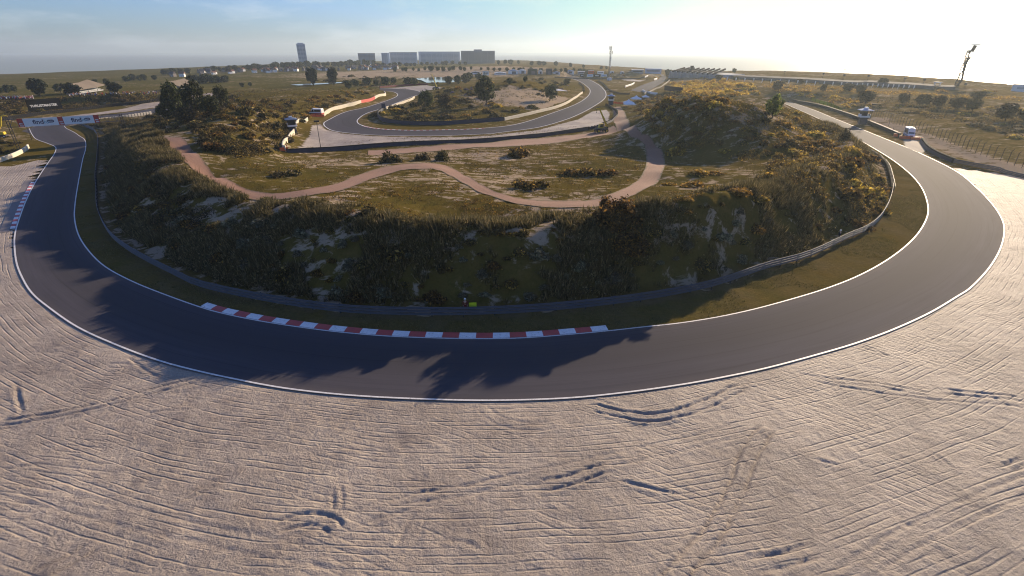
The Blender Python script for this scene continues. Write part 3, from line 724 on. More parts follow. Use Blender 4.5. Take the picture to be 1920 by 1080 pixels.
# ------------------------------------------------------------------ asphalt
def asphalt(name, tint=(1, 1, 1)):
    m, nt, b = nodes(name)
    pos = N(nt, 'NewGeometry').outputs['Position']
    al, ac = attr(nt, 'along').outputs['Fac'], attr(nt, 'across').outputs['Fac']
    cb = N(nt, 'CombineXYZ'); nt.links.new(math_(nt, 'MULTIPLY', al, 0.05), cb.inputs[0]); nt.links.new(math_(nt, 'MULTIPLY', ac, 9.0), cb.inputs[1])
    st = noise(nt, cb.outputs[0], 1.6, 6, 0.6); big = noise(nt, pos, 0.09, 4, 0.6); gr_ = noise(nt, pos, 30, 2, 0.6)
    a = tuple(0.048 * t for t in tint); c2 = tuple(0.118 * t for t in tint)
    c = mixc(nt, st, a, c2)
    c = mixc(nt, math_(nt, 'MULTIPLY', big, 0.35), c, tuple(0.078 * t for t in tint))
    band = ramp(nt, ac, [(0.0, 0), (0.22, 0.0), (0.5, 0.62), (0.72, 0.62), (0.95, 0.0)])
    c = mixc(nt, math_(nt, 'MULTIPLY', band, ramp(nt, st, [(0.3, 0.4), (0.65, 1)])), c, (0.040, 0.038, 0.040))
    cb2 = N(nt, 'CombineXYZ'); nt.links.new(math_(nt, 'MULTIPLY', al, 0.012), cb2.inputs[0]); nt.links.new(math_(nt, 'MULTIPLY', ac, 38.0), cb2.inputs[1])
    sk = ramp(nt, noise(nt, cb2.outputs[0], 1.0, 4, 0.7), [(0.56, 0), (0.70, 0.8)])
    c = mixc(nt, sk, c, (0.032, 0.030, 0.032))
    dust = ramp(nt, math_(nt, 'ADD', math_(nt, 'ABSOLUTE', math_(nt, 'SUBTRACT', ac, 0.5)), math_(nt, 'MULTIPLY', math_(nt, 'SUBTRACT', big, 0.5), 0.25)), [(0.40, 0), (0.53, 0.30)])
    c = mixc(nt, dust, c, (0.14, 0.115, 0.095))
    c = mixc(nt, math_(nt, 'MULTIPLY', gr_, 0.35), c, (0.05, 0.047, 0.047))
    nt.links.new(c, b.inputs['Base Color']); b.inputs['Roughness'].default_value = 0.85; b.inputs['Specular IOR Level'].default_value = 0.06
    bump(nt, b, gr_, 0.25, 0.01)
    return m
tarmac = asphalt('track_asphalt', (0.77, 0.73, 0.86))

def strip(name, A, B, zoff, ncross, mat, draped=False, kind='structure'):
    A = np.asarray(A); B = np.asarray(B); n = len(A)
    t = np.linspace(0, 1, ncross + 1)
    Q = A[:, None, :] * (1 - t)[None, :, None] + B[:, None, :] * t[None, :, None]
    if draped: Q[..., 2] = hz(Q[..., 0], Q[..., 1])
    Q = Q.copy(); Q[..., 2] += zoff
    me = np_mesh(name, Q.reshape(-1, 3), grid_faces(n, ncross + 1), smooth=True)
    s = np.r_[0, np.cumsum(np.linalg.norm(np.diff((A + B) / 2, axis=0), axis=1))]
    set_attr(me, 'along', np.repeat(s, ncross + 1)); set_attr(me, 'across', np.tile(t, n))
    bm = bmesh.new(); bm.from_mesh(me); bmesh.ops.recalc_face_normals(bm, faces=bm.faces)
    if sum(f.normal.z for f in bm.faces) < 0: bmesh.ops.reverse_faces(bm, faces=bm.faces)
    bm.to_mesh(me); bm.free()
    return link(name, me, mat, kind=kind)
def pair(Ap, Bp, z, n):
    return resample(PP(Ap, z), n=n), resample(PP(Bp, z), n=n)
def side(line, d0, d1, z):
    """two lines parallel to a 2-D line"""
    t = np.gradient(line[:, :2], axis=0); t /= np.linalg.norm(t, axis=1)[:, None]
    nn = np.stack([-t[:, 1], t[:, 0]], -1)
    f = lambda d: np.c_[line[:, :2] + nn * d, np.full(len(line), z)]
    return f(d0), f(d1)
# the bend in front: pair each inner point with its nearest outer point
oo, ii = resample(PP(OUT), n=420), resample(PP(INN), n=420)
strip('track', oo, ii, 0.03, 10, tarmac)
a_, b_ = pair(RD2A, RD2B, 0.0, 80); strip('track', a_, b_, 0.022, 6, tarmac)
a_, b_ = pair(T2N, T2F, Z2, 240); strip('track', a_, b_, 0.03, 6, tarmac)
a_, b_ = pair(T3A, T3B, 2.0, 60); strip('track', a_, b_, 0.03, 4, tarmac)

white = plain('line_paint', (0.58, 0.57, 0.55), 0.6, 0, 0.22, 2.0, 0.7)
strip('edge_line', *side(oo, 0.05, 0.24, 0.0), 0.036, 1, white)
strip('edge_line', *side(ii, -0.05, -0.22, 0.0), 0.036, 1, white)
T2Nw, T2Fw = pair(T2N, T2F, Z2, 240)
strip('edge_line', *side(T2Nw, 0.0, 0.4, Z2), 0.045, 1, white)
strip('edge_line', *side(T2Fw, 0.0, -0.4, Z2), 0.045, 1, white)

# kerbs
kred = plain('kerb_red', (0.40, 0.050, 0.042), 0.6, 0, 0.25, 1.3, 0.55)
kwhite = plain('kerb_white', (0.66, 0.65, 0.64), 0.6, 0, 0.18, 1.3, 0.5)
def kerb(line, p0, p1, w, nb, sgn, hgt=0.10, z=0.0, first=1):
    k0 = int(np.argmin(np.hypot(*(line[:, :2] - P(*p0, z)[:2]).T))); k1 = int(np.argmin(np.hypot(*(line[:, :2] - P(*p1, z)[:2]).T)))
    if k0 > k1: k0, k1 = k1, k0
    seg = resample(line[k0:k1 + 1], n=nb * 6 + 1, smooth=False)
    mb = MB(); lo, hi = side(seg, 0.0, sgn * w, z)
    V = []; F = []
    for q, r in zip(lo, hi):
        mid_ = q * 0.55 + r * 0.45
        V += [(q[0], q[1], z + 0.034), (mid_[0], mid_[1], z + 0.034 + hgt * 0.75), (r[0], r[1], z + 0.034 + hgt), (r[0], r[1], z - 0.15)]
    for i in range(len(seg) - 1):
        for k in range(3): F.append((i * 4 + k, i * 4 + k + 1, i * 4 + k + 5, i * 4 + k + 4))
    me = MB().add(V, F).mesh('kerb'); me.materials.append(kred); me.materials.append(kwhite)
    for i, p in enumerate(me.polygons): p.material_index = ((p.vertices[0] // 4 if True else 0) // 6 + first) % 2
    for p in me.polygons:
        blk = min(v // 4 for v in p.vertices) // 6; p.material_index = (blk + first) % 2
    return link('kerb', me, None, kind='structure')
kerb(innw, (383,573), (1135,620), 0.9, 27, 1)
kerb(outw, (66,340), (29,428), 0.62, 25, -1, 0.05)
kerb(T2Fw, (680,235), (910,240), 0.9, 46, -1, 0.05, Z2)
concrete = plain('concrete', (0.36, 0.34, 0.31), 0.85, 0, 0.12, 0.8, 0.35)
grey_pad = plain('grey_pad', (0.19, 0.17, 0.165), 0.85, 0, 0.15, 0.9, 0.3)
k0 = int(np.argmin(np.hypot(*(outw[:, :2] - P(66, 340)[:2]).T))); k1 = int(np.argmin(np.hypot(*(outw[:, :2] - P(29, 428)[:2]).T)))
a_, b_ = side(outw[k0 - 2:k1 + 2], -0.6, -1.9, 0.0); strip('run_off_pad', a_, b_, 0.02, 3, grey_pad)

# paths
m, nt, b = nodes('dirt_path')
pos = N(nt, 'NewGeometry').outputs['Position']
al, ac = attr(nt, 'along').outputs['Fac'], attr(nt, 'across').outputs['Fac']
cb = N(nt, 'CombineXYZ'); nt.links.new(math_(nt, 'MULTIPLY', al, 0.25), cb.inputs[0]); nt.links.new(math_(nt, 'MULTIPLY', ac, 6.0), cb.inputs[1])
p1, p2 = noise(nt, cb.outputs[0], 2.0, 5, 0.65), noise(nt, pos, 3.0, 5, 0.7)
c = mixc(nt, p1, (0.165, 0.084, 0.052), (0.265, 0.144, 0.090))
c = mixc(nt, ramp(nt, p2, [(0.5, 0), (0.75, 0.5)]), c, (0.115, 0.066, 0.043))
edge = ramp(nt, math_(nt, 'ADD', math_(nt, 'ABSOLUTE', math_(nt, 'SUBTRACT', ac, 0.5)), math_(nt, 'MULTIPLY', math_(nt, 'SUBTRACT', noise(nt, pos, 0.9, 5, 0.7), 0.5), 0.55)), [(0.40, 0), (0.50, 1)])
c = mixc(nt, edge, c, (0.085, 0.064, 0.022))
nt.links.new(c, b.inputs['Base Color']); b.inputs['Roughness'].default_value = 0.95
bump(nt, b, math_(nt, 'ADD', p1, p2), 0.7, 0.10)
strip('path', pathA, pathB, 0.11, 10, m, True)
strip('path', dirtA, dirtB, 0.11, 8, m, True)
a_ = resample(GG([(1686,268),(1700,276),(1726,287),(1734,282),(1730,272)]), n=30)
drape_poly('path', GG([(1694,262),(1716,262),(1728,270),(1735,281),(1731,288),(1722,286),(1697,276)]), 0.6, 0.06, plain('slip_asphalt', (0.20, 0.18, 0.16), 0.85, 0, 0.1, 1.0, 0.2))
# ponds
for poly in ([(770,149),(830,143),(835,147),(868,152),(850,155),(800,156),(790,152)], [(545,160),(575,158),(605,157),(642,154.5),(646,156),(600,159.5),(560,161)]):
    q = GG(poly); quad_sheet('pond', [(p[0], p[1]) for p in q], float(np.median(q[:, 2])) + 0.5, mw)

# ------------------------------------------------------------------ vegetation
def quads(c, nrm, size, aspect=1.6, rg=rng):
    """little leaf-shaped faces (two triangles wide, pointed) at centres c facing nrm"""
    n = len(c)
    up = rg.normal(size=(n, 3)); t = np.cross(nrm, up); t /= np.linalg.norm(t, axis=1)[:, None] + 1e-9
    s = np.cross(nrm, t); s /= np.linalg.norm(s, axis=1)[:, None] + 1e-9
    sz = np.asarray(size).reshape(-1, 1) * np.ones((n, 1))
    V = np.stack([c - t * sz * aspect * 0.5, c - s * sz * 0.5, c + t * sz * aspect * 0.5, c + s * sz * 0.5], 1).reshape(-1, 3)
    return V, np.arange(4 * n, dtype=np.int32).reshape(-1, 4)

def leaf_cloud(seed, clumps, per, dims, csize, leaf, dome=True, flat=0.0, tall=1.0):
    """leaves gathered in clumps through an uneven crown; dims = half width x, y and height"""
    rg = np.random.default_rng(seed)
    C = []
    while len(C) < clumps:
        p = rg.uniform(-1, 1, 3)
        if dome: p[2] = abs(p[2])
        r = np.linalg.norm(p)
        if 0.35 < r < 1.0 * (0.8 + 0.2 * rg.random()): C.append(p)
    C = np.array(C)
    cs = csize * rg.uniform(0.65, 1.3, clumps)
    cen = np.repeat(C * np.array(dims) * (1 - csize * 0.5), per, 0)
    d = rg.normal(size=(len(cen), 3)); d /= np.linalg.norm(d, axis=1)[:, None]
    rad = rg.random((len(cen), 1)) ** 0.45
    pos = cen + d * rad * np.repeat(cs, per)[:, None] * np.array([max(dims[0], 1e-3), max(dims[1], 1e-3), dims[2] * tall])
    if dome: pos[:, 2] = np.abs(pos[:, 2])
    nn = d * 0.8 + rg.normal(size=d.shape) * 0.6 + np.array([0, 0, 0.35]); nn /= np.linalg.norm(nn, axis=1)[:, None]
    return quads(pos, nn, leaf * rg.uniform(0.6, 1.35, len(pos)), 1.7, rg)

fol_dark = foliage('scrub_leaves', (0.020, 0.020, 0.008), (0.075, 0.062, 0.022), (0.20, 0.14, 0.045))
fol_gold = foliage('gorse_leaves', (0.10, 0.062, 0.010), (0.36, 0.225, 0.034), (0.68, 0.45, 0.085), 0.5)
fol_bloom = foliage('gorse_bloom', (0.16, 0.095, 0.012), (0.52, 0.33, 0.045), (0.85, 0.58, 0.11), 0.55)
fol_brown = foliage('bramble_leaves', (0.036, 0.024, 0.008), (0.145, 0.090, 0.022), (0.40, 0.24, 0.05), 0.48)
fol_green = foliage('broad_leaves', (0.012, 0.019, 0.006), (0.042, 0.056, 0.015), (0.12, 0.125, 0.035), 0.28)
fol_bright = foliage('young_leaves', (0.045, 0.065, 0.014), (0.13, 0.16, 0.035), (0.34, 0.33, 0.08), 0.45)
fol_pine = foliage('pine_needles', (0.010, 0.016, 0.007), (0.032, 0.042, 0.016), None, 0.2)
fol_grey = foliage('buckthorn_leaves', (0.055, 0.055, 0.032), (0.17, 0.165, 0.095), (0.30, 0.27, 0.16), 0.35)
fol_oak = foliage('oak_leaves', (0.020, 0.016, 0.006), (0.066, 0.050, 0.017), (0.13, 0.085, 0.025), 0.25)
fol_purple = foliage('heather_leaves', (0.050, 0.045, 0.070), (0.15, 0.13, 0.21), (0.26, 0.23, 0.34))
bark = plain('bark', (0.060, 0.047, 0.036), 0.9, 0, 0.3, 4.0)

BUSH = {}
def bush_proto(kind, seed, clumps, per, dims, csize, leaf, mat):
    V, F = leaf_cloud(seed, clumps, per, dims, csize, leaf)
    me = np_mesh(kind, V, F); me.materials.append(mat)
    BUSH.setdefault(kind, []).append((me, 2 * dims[0], dims[2]))
fol_sallow = foliage('sallow_leaves', (0.024, 0.021, 0.007), (0.085, 0.066, 0.018), (0.34, 0.23, 0.055), 0.38)
for k in range(4):
    bush_proto('sallow_bush', 180 + k, 24, 40, (1.0, 0.95, 0.80), 0.36, 0.14, fol_sallow)
    bush_proto('scrub_bush', 100 + k, 22, 42, (1.0, 0.95, 0.85), 0.36, 0.13, fol_dark)
    bush_proto('buckthorn_bush', 240 + k, 22, 42, (1.0, 0.95, 0.85), 0.36, 0.13, fol_grey)
    bush_proto('flowering_gorse', 210 + k, 20, 38, (1.0, 1.0, 0.72), 0.36, 0.15, fol_bloom)
    bush_proto('gorse_bush', 120 + k, 20, 38, (1.0, 1.0, 0.72), 0.36, 0.15, fol_gold)
    bush_proto('bramble_bush', 140 + k, 20, 40, (1.0, 0.9, 0.70), 0.36, 0.14, fol_brown)
bush_proto('heather_bush', 160, 20, 36, (1.0, 0.9, 0.75), 0.36, 0.15, fol_purple)
bush_proto('big_bush', 170, 60, 70, (1.0, 0.95, 1.25), 0.26, 0.08, fol_brown)
bush_proto('juniper', 171, 26, 44, (0.55, 0.55, 1.3), 0.34, 0.10, fol_dark)
bush_count = {}
def bush(kind, p, width, label, cat='bush', group=None, sq=1.0, sink=0.12):
    me, w, h = BUSH[kind][bush_count.get(kind, 0) % len(BUSH[kind])]
    bush_count[kind] = bush_count.get(kind, 0) + 1
    o = bpy.data.objects.new(kind, me); COL.objects.link(o)
    s = width / w
    o.scale = (s * rng.uniform(0.9, 1.1), s * rng.uniform(0.9, 1.1), s * sq * rng.uniform(0.85, 1.15))
    o.rotation_euler = (0, 0, rng.uniform(0, 6.28)); o.location = (p[0], p[1], p[2] - sink * s)
    return tag(o, label, cat, group)
def bpx(kind, u, v, wpx, label, group=None, sq=1.0, cat='bush'):
    p = G(u, v); return bush(kind, p, wpx * depth(p) / FPX, label, cat, group, sq)

def visible_points(n, poly, seed, keep=None):
    """n places on the ground that the photograph shows inside an outline"""
    rg = np.random.default_rng(seed); q = np.array(poly, float); lo = q.min(0); hi = q.max(0)
    u = rg.uniform(lo[0], hi[0], n * 6); v = rg.uniform(lo[1], hi[1], n * 6); k = inside(u, v, q)
    p = GV(u[k][:n * 3], v[k][:n * 3])
    if keep is not None: p = p[keep(p)]
    return p[:n]
def scatter(n, poly, kinds, wmin, wmax, label, group, sq=(0.8, 1.2), avoid=None, tries=0):
    placed = []
    for p in visible_points(n * 3, poly, abs(int(poly[0][0] * 7 + n))):
        if len(placed) >= n: break
        x, y = p[0], p[1]
        if avoid is not None and avoid(x, y): continue
        w = wmin + (wmax - wmin) * rng.random() ** 1.7
        if any(math.hypot(x - a, y - b_) < 0.33 * (w + c_) for a, b_, c_ in placed): continue
        placed.append((x, y, w))
        k = kinds[int(rng.integers(len(kinds)))]
        bush(k, p, w, label[k] if isinstance(label, dict) else label, 'bush', group[k] if isinstance(group, dict) else group, rng.uniform(*sq))
    return placed
allroads = [np.vstack([outw, innw[::-1]]), np.vstack([t2n, t2f[::-1]]), np.vstack([pathA, pathB[::-1]]), np.vstack([dirtA, dirtB[::-1]]),
            np.vstack([resample(PP(RD2A), step=4), resample(PP(RD2B), step=4)[::-1]]), np.vstack([resample(PP(T3A, 2.), step=4), resample(PP(T3B, 2.), step=4)[::-1]])]
ROAD_D = np.full(XX.shape, 1e3)
for a_ in allroads:
    a2 = a_[::3] if len(a_) > 60 else a_
    box_ = (XX > a2[:, 0].min() - 8) & (XX < a2[:, 0].max() + 8) & (YY > a2[:, 1].min() - 8) & (YY < a2[:, 1].max() + 8)
    xs_, ys_ = XX[box_], YY[box_]; d_ = np.where(inside(xs_, ys_, a_), 0.0, poly_dist(xs_, ys_, a2)); ROAD_D[box_] = np.minimum(ROAD_D[box_], d_)
def on_road(x, y, m=1.0): return look(ROAD_D, x, y) < m

# --- bushes one can point to
bpx('scrub_bush', 735, 304, 50, 'largest dark bush behind the long navy wall, left of the pair of round bushes', sq=1.3)
bpx('scrub_bush', 791, 300, 38, 'middle dark round bush by the dirt road under the navy wall', sq=1.2)
bpx('scrub_bush', 829, 300, 40, 'rightmost of the dark round bushes by the dirt road under the navy wall', sq=1.2)
bpx('bramble_bush', 970, 293, 62, 'brown bush beside the dirt road, below the yellow telehandler wall', sq=0.95)
bpx('bramble_bush', 985, 352, 60, 'brown bush inside the dip of the winding path, with a shadow over the path')
bpx('bramble_bush', 1015, 350, 48, 'smaller brown bush touching the bush in the dip of the winding path')
for u, w, t in ((1068, 48, 'left'), (1100, 55, 'middle'), (1136, 50, 'right')):
    bpx('bramble_bush', u, 327, w, t + ' clump of the long low thicket in the meadow bend of the path', 'low thicket of three clumps', 0.85)
bpx('gorse_bush', 1266, 288, 46, 'golden gorse bush alone beside the shaded stretch of path')
bpx('scrub_bush', 520, 329, 40, 'left half of a dark low bush pair in the turf left of the path crest', sq=0.7)
bpx('scrub_bush', 550, 327, 40, 'right half of a dark low bush pair in the turf left of the path crest', sq=0.8)
bpx('scrub_bush', 690, 403, 52, 'dark bush with a black heart near the front brink of the mound')
bpx('bramble_bush', 650, 400, 46, 'brown scrub beside the dark bush near the front brink', sq=0.6)
bpx('scrub_bush', 499, 383, 36, 'small dark bush where the path bends at its lowest left point')
bpx('big_bush', 1155, 416, 104, 'tall golden brown bush standing on the front brink of the mound', sq=0.85)
bpx('big_bush', 1176, 458, 92, 'golden brown bush on the front slope right below the tall bush', sq=0.8)
bpx('bramble_bush', 1185, 470, 60, 'brown bush hanging below the tall bush on the front slope', sq=1.0)
bpx('juniper', 1583, 263, 24, 'small dark upright shrub beside the right hand track edge line', cat='shrub')
for u, v, w in ((1310,327,46),(1342,326,40),(1300,350,56),(1345,357,52),(1385,362,52),(1256,347,34),(1420,372,40),(1360,284,30),(1290,375,30)):
    bpx('gorse_bush', u, v, w, 'low golden bush in the dry hollow under the right dune', 'low golden bushes in the right hollow', 0.7)
# --- thickets
mound_r = 'gorse on the right bank above the bend'
scatter(60, [(1450,275),(1560,240),(1625,300),(1660,370),(1640,420),(1580,440),(1560,400),(1600,330),(1540,300),(1480,345),(1440,340)], ['gorse_bush', 'bramble_bush', 'bramble_bush'], 2.8, 7.0,
        {'gorse_bush': 'golden gorse on the right bank above the bend', 'bramble_bush': 'brown bramble on the right bank above the bend'}, mound_r)
scatter(26, [(1400,215),(1480,205),(1550,240),(1480,300),(1430,290)], ['bramble_bush', 'sallow_bush', 'gorse_bush'], 2.2, 4.8, 'scrub on the shaded inner side of the right dune', 'scrub inside the right dune')
scatter(84, [(1185,205),(1225,180),(1270,172),(1360,185),(1350,203),(1260,212),(1250,260),(1215,225)], ['bramble_bush', 'gorse_bush', 'bramble_bush'], 2.6, 5.4, 'brown thicket bush along the top of the right dune', 'thicket on top of the right dune', avoid=lambda x, y: on_road(x, y, 1.5))
scatter(40, [(1215,225),(1300,212),(1420,215),(1430,265),(1300,275),(1240,262)], ['sallow_bush', 'bramble_bush'], 1.8, 4.0, 'dim bush on the shaded face of the right dune', 'bushes on the shaded face of the right dune', (0.5, 0.9), avoid=lambda x, y: on_road(x, y, 1.5))
scatter(120, [(1262,176),(1330,182),(1420,178),(1412,160),(1380,148),(1310,145),(1270,150),(1250,165)], ['flowering_gorse'], 3.0, 6.5, 'sunlit golden gorse in the broad field below the grandstand', 'golden gorse field below the grandstand')
scatter(34, [(1490,178),(1570,200),(1640,212),(1640,195),(1560,180),(1490,168)], ['flowering_gorse'], 2.6, 5.5, 'golden gorse behind the green mesh fence of the right straight', 'golden gorse behind the right straight')
scatter(46, [(1640,206),(1780,225),(1915,262),(1915,205),(1760,185),(1640,185)], ['scrub_bush', 'gorse_bush', 'bramble_bush'], 3.0, 8.0, 'low olive bush in the dry grass beyond the catch fence', 'low bushes beyond the catch fence', (0.5, 0.8))
scatter(30, [(1440,165),(1920,185),(1920,172),(1700,163),(1440,150)], ['scrub_bush', 'gorse_bush'], 4.0, 9.0, 'small far bush on the flats before the coastal dune', 'far bushes on the flats', (0.6, 0.9))
scatter(120, [(345,188),(430,178),(560,192),(545,220),(540,262),(525,282),(450,292),(395,278),(362,258),(350,225)], ['scrub_bush', 'sallow_bush', 'bramble_bush'], 2.4, 6.5, 'dark scrub on the rounded left dune', 'scrub on the rounded left dune', avoid=lambda x, y: on_road(x, y, 1.5))
scatter(60, [(545,190),(690,160),(716,172),(600,205),(575,225),(545,240)], ['bramble_bush', 'gorse_bush', 'scrub_bush'], 2.4, 6.0, 'rough scrub on the bank above the pale wall of the far corner', 'scrub on the bank of the far corner', (0.6, 1.0))
scatter(62, [(200,275),(255,290),(290,330),(340,375),(390,430),(330,475),(240,430),(195,350)], ['scrub_bush', 'bramble_bush', 'scrub_bush'], 1.8, 4.6, 'dark bush on the shaded outer face of the left bank', 'bushes on the outer face of the left bank', (0.6, 1.0), avoid=lambda x, y: on_road(x, y, 1.0) or look(drail, x, y) < 2.4)
scatter(14, [(330,300),(345,318),(390,350),(420,365),(400,362),(345,335)], ['bramble_bush'], 0.9, 2.2, 'brown bramble along the path on the crest of the left bank', 'brambles along the left path', avoid=lambda x, y: on_road(x, y, 0.4))
scatter(70, [(170,232),(310,212),(352,226),(318,252),(240,244)], ['scrub_bush', 'sallow_bush'], 2.4, 6.0, 'dark scrub between the banner gantry and the left path', 'scrub behind the pale wall at the left', (0.6, 1.0), avoid=lambda x, y: on_road(x, y, 1.5))
scatter(70, [(0,196),(60,190),(310,176),(312,188),(110,208),(0,220)], ['sallow_bush'], 3.0, 7.5, 'scrub on the low bank behind the black tyre wall', 'scrub on the bank behind the left straight', (0.6, 1.0))
scatter(16, [(-20,262),(38,268),(30,285),(-20,302)], ['scrub_bush'], 1.6, 3.6, 'dark bush behind the pale wall at the far left edge', 'bushes behind the wall at the left edge')
isl_sand = P(985, 180, 6)
isl_avoid = lambda x, y: on_road(x, y, 4.5) or math.hypot((x - isl_sand[0]) * 0.8, (y - isl_sand[1]) * 0.7) < 17
scatter(88, [(690,222),(760,234),(930,224),(1000,204),(1062,180),(1092,162),(1040,150),(930,146),(830,165),(740,196)], ['scrub_bush', 'scrub_bush', 'sallow_bush', 'gorse_bush'], 3.4, 8.5, 'scrub bush on the dune island inside the far hairpin', 'scrub on the dune island', (0.7, 1.1), avoid=isl_avoid)
scatter(7, [(845,175),(880,165),(900,158),(895,172),(870,180)], ['heather_bush'], 2.6, 4.6, 'violet flowering bush on the dune island', 'violet bushes on the dune island', (0.9, 1.2))
scatter(3, [(1045,166),(1062,160),(1072,164),(1060,170)], ['heather_bush'], 2.0, 3.0, 'violet bush at the right end of the dune island', 'violet bushes at the island end')
scatter(60, [(560,152),(650,160),(720,163),(790,160),(840,158),(760,146),(690,140)], ['sallow_bush'], 4.0, 10.0, 'grey brown bush in the rough beyond the far corner', 'rough beyond the far corner', (0.6, 1.0))
scatter(24, [(1080,145),(1135,150),(1170,146),(1180,142),(1110,139)], ['gorse_bush', 'bramble_bush'], 2.0, 4.0, 'small bush by the infield hoardings', 'bushes by the infield hoardings', avoid=lambda x, y: on_road(x, y, 2))
scatter(22, [(1190,184),(1235,176),(1225,190),(1190,194)], ['bramble_bush'], 1.8, 3.4, 'bush behind the white marquees', 'bushes behind the marquees', avoid=lambda x, y: on_road(x, y, 2))

scatter(120, [(330,420),(420,405),(560,420),(700,440),(860,452),(1000,455),(1120,440),(1230,425),(1400,395),(1500,380),(1540,430),(1400,490),(1200,540),(950,565),(650,560),(420,510)], ['buckthorn_bush', 'bramble_bush', 'buckthorn_bush', 'sallow_bush'], 1.2, 4.2, 'bush among the herbs on the shaded front bank', 'bushes on the shaded front bank', (0.7, 1.2))
scatter(26, [(480,396),(620,400),(700,420),(850,432),(1000,436),(1100,410),(1220,402),(1400,372),(1400,382),(1220,412),(1000,444),(850,440),(620,410)], ['sallow_bush', 'bramble_bush'], 0.9, 2.2, 'low bush on the very brink of the front bank', 'bushes on the brink of the front bank', (0.7, 1.2))
# --- trees
def tree_proto(name, seed, h, cw, ch, trunk_h, clumps, per, leaf, mat, csize=0.30, limbs=5, tall=1.0):
    rg = np.random.default_rng(seed)
    mb = MB()
    z0 = trunk_h
    mb.chain([(0, 0, -0.4), (0.03 * h * rg.normal(), 0.02 * h, z0 * 0.6), (0.02 * h * rg.normal(), 0, z0 + 0.25 * ch), (0, 0, z0 + 0.6 * ch)], [0.035 * h, 0.026 * h, 0.018 * h, 0.006 * h], 7)
    for k in range(limbs):
        a = 2 * math.pi * (k + rg.random() * 0.5) / limbs; r = cw * (0.5 + 0.3 * rg.random()); zb = z0 + ch * 0.25 * rg.random()
        mb.chain([(0, 0, zb), (r * 0.45 * math.cos(a), r * 0.45 * math.sin(a), zb + ch * 0.18), (r * math.cos(a), r * math.sin(a), zb + ch * (0.3 + 0.2 * rg.random()))], [0.014 * h, 0.010 * h, 0.004 * h], 5)
    tm = mb.mesh(name + '_trunk', True); tm.materials.append(bark)
    V, F = leaf_cloud(seed + 1, clumps, per, (cw, cw * 0.92, ch / 2), csize, leaf, False, 0, tall)
    V[:, 2] += z0 + ch / 2
    cm = np_mesh(name + '_crown', V, F); cm.materials.append(mat)
    return dict(name=name, trunk=tm, crown=cm, h=z0 + ch)
TREES = {
 'broad': tree_proto('broad_tree', 1, 8, 3.9, 7.9, 0.4, 74, 46, 0.34, fol_green, 0.24),
 'broad2': tree_proto('broad_tree', 3, 8, 3.7, 7.7, 0.5, 66, 46, 0.34, fol_green, 0.25),
 'bright': tree_proto('young_tree', 5, 6, 2.5, 5.2, 0.7, 40, 44, 0.26, fol_bright, 0.28),
 'pine': tree_proto('pine_tree', 7, 11, 3.6, 10.4, 0.4, 60, 44, 0.5, fol_pine, 0.26),
 'oak': tree_proto('oak_tree', 9, 6, 3.9, 6.0, 0.3, 52, 44, 0.42, fol_oak, 0.28),
 'oak2': tree_proto('oak_tree', 12, 6, 3.6, 5.6, 0.6, 48, 44, 0.42, fol_oak, 0.30),
 'far': tree_proto('far_tree', 15, 9, 4.6, 7.8, 0.8, 34, 34, 0.85, fol_green, 0.34),
 'far2': tree_proto('far_tree', 17, 9, 4.0, 7.4, 1.0, 32, 34, 0.8, fol_green, 0.34),
 'farpine': tree_proto('far_tree', 19, 9, 5.5, 7.2, 0.3, 34, 36, 0.85, fol_pine, 0.34)}
def tree(kind, p, h, label, group=None, wide=1.0, cat='tree', name=None):
    t = TREES[kind]; s = h / t['h']
    o = thing(name or t['name'], label, cat, (p[0], p[1], p[2] - 0.1), rng.uniform(0, 6.28), group)
    o.scale = (s * wide, s * wide, s)
    link('trunk', t['trunk'], None, o); link('crown', t['crown'], None, o)
    return o
def tpx(kind, u, v, hpx, label, group=None, wide=1.0, name=None):
    p = G(u, v); return tree(kind, p, hpx * depth(p) / FPX, label, group, wide, name=name)
tpx('broad', 336, 220, 70, 'left trunk of the big leafy tree pair on the left dune', wide=0.75)
tpx('broad2', 373, 220, 68, 'right trunk of the big leafy tree pair on the left dune', wide=0.8)
tpx('broad', 316, 224, 36, 'lower leafy tree leaning against the left side of the big pair', wide=1.1)
tpx('broad2', 398, 217, 38, 'lower leafy tree leaning against the right side of the big pair', wide=1.15)
tpx('oak', 355, 228, 30, 'brown undershrub tree in front of the big leafy pair', wide=1.4)
tpx('broad2', 419, 203, 42, 'small leafy tree just right of the big leafy pair', wide=0.85)
tpx('pine', 588, 162, 37, 'dark pine, left one of the two pines by the pale pond', wide=0.95)
tpx('pine', 626, 160, 36, 'dark pine, right one of the two pines by the pale pond', wide=0.95)
tpx('pine', 76, 182, 38, 'tall dark tree behind the black billboard', wide=1.3)
tpx('farpine', 138, 178, 24, 'dark tree at the left end of the first beige canopy')
tpx('farpine', 217, 174, 22, 'dark tree at the right end of the first beige canopy')
tpx('broad', 912, 197, 58, 'dense green tree on the dune island', wide=0.85)
tpx('broad2', 1032, 190, 32, 'green tree at the foot of the sandy dune island slope', wide=1.0)
tpx('broad2', 800, 206, 36, 'dark leafy tree at the left end of the dune island', wide=1.1)
tpx('oak', 835, 200, 24, 'bushy tree next to the leafy tree at the left end of the dune island')
tpx('bright', 1446, 222, 45, 'bright yellow green tree on the brow of the right dune', wide=1.05)
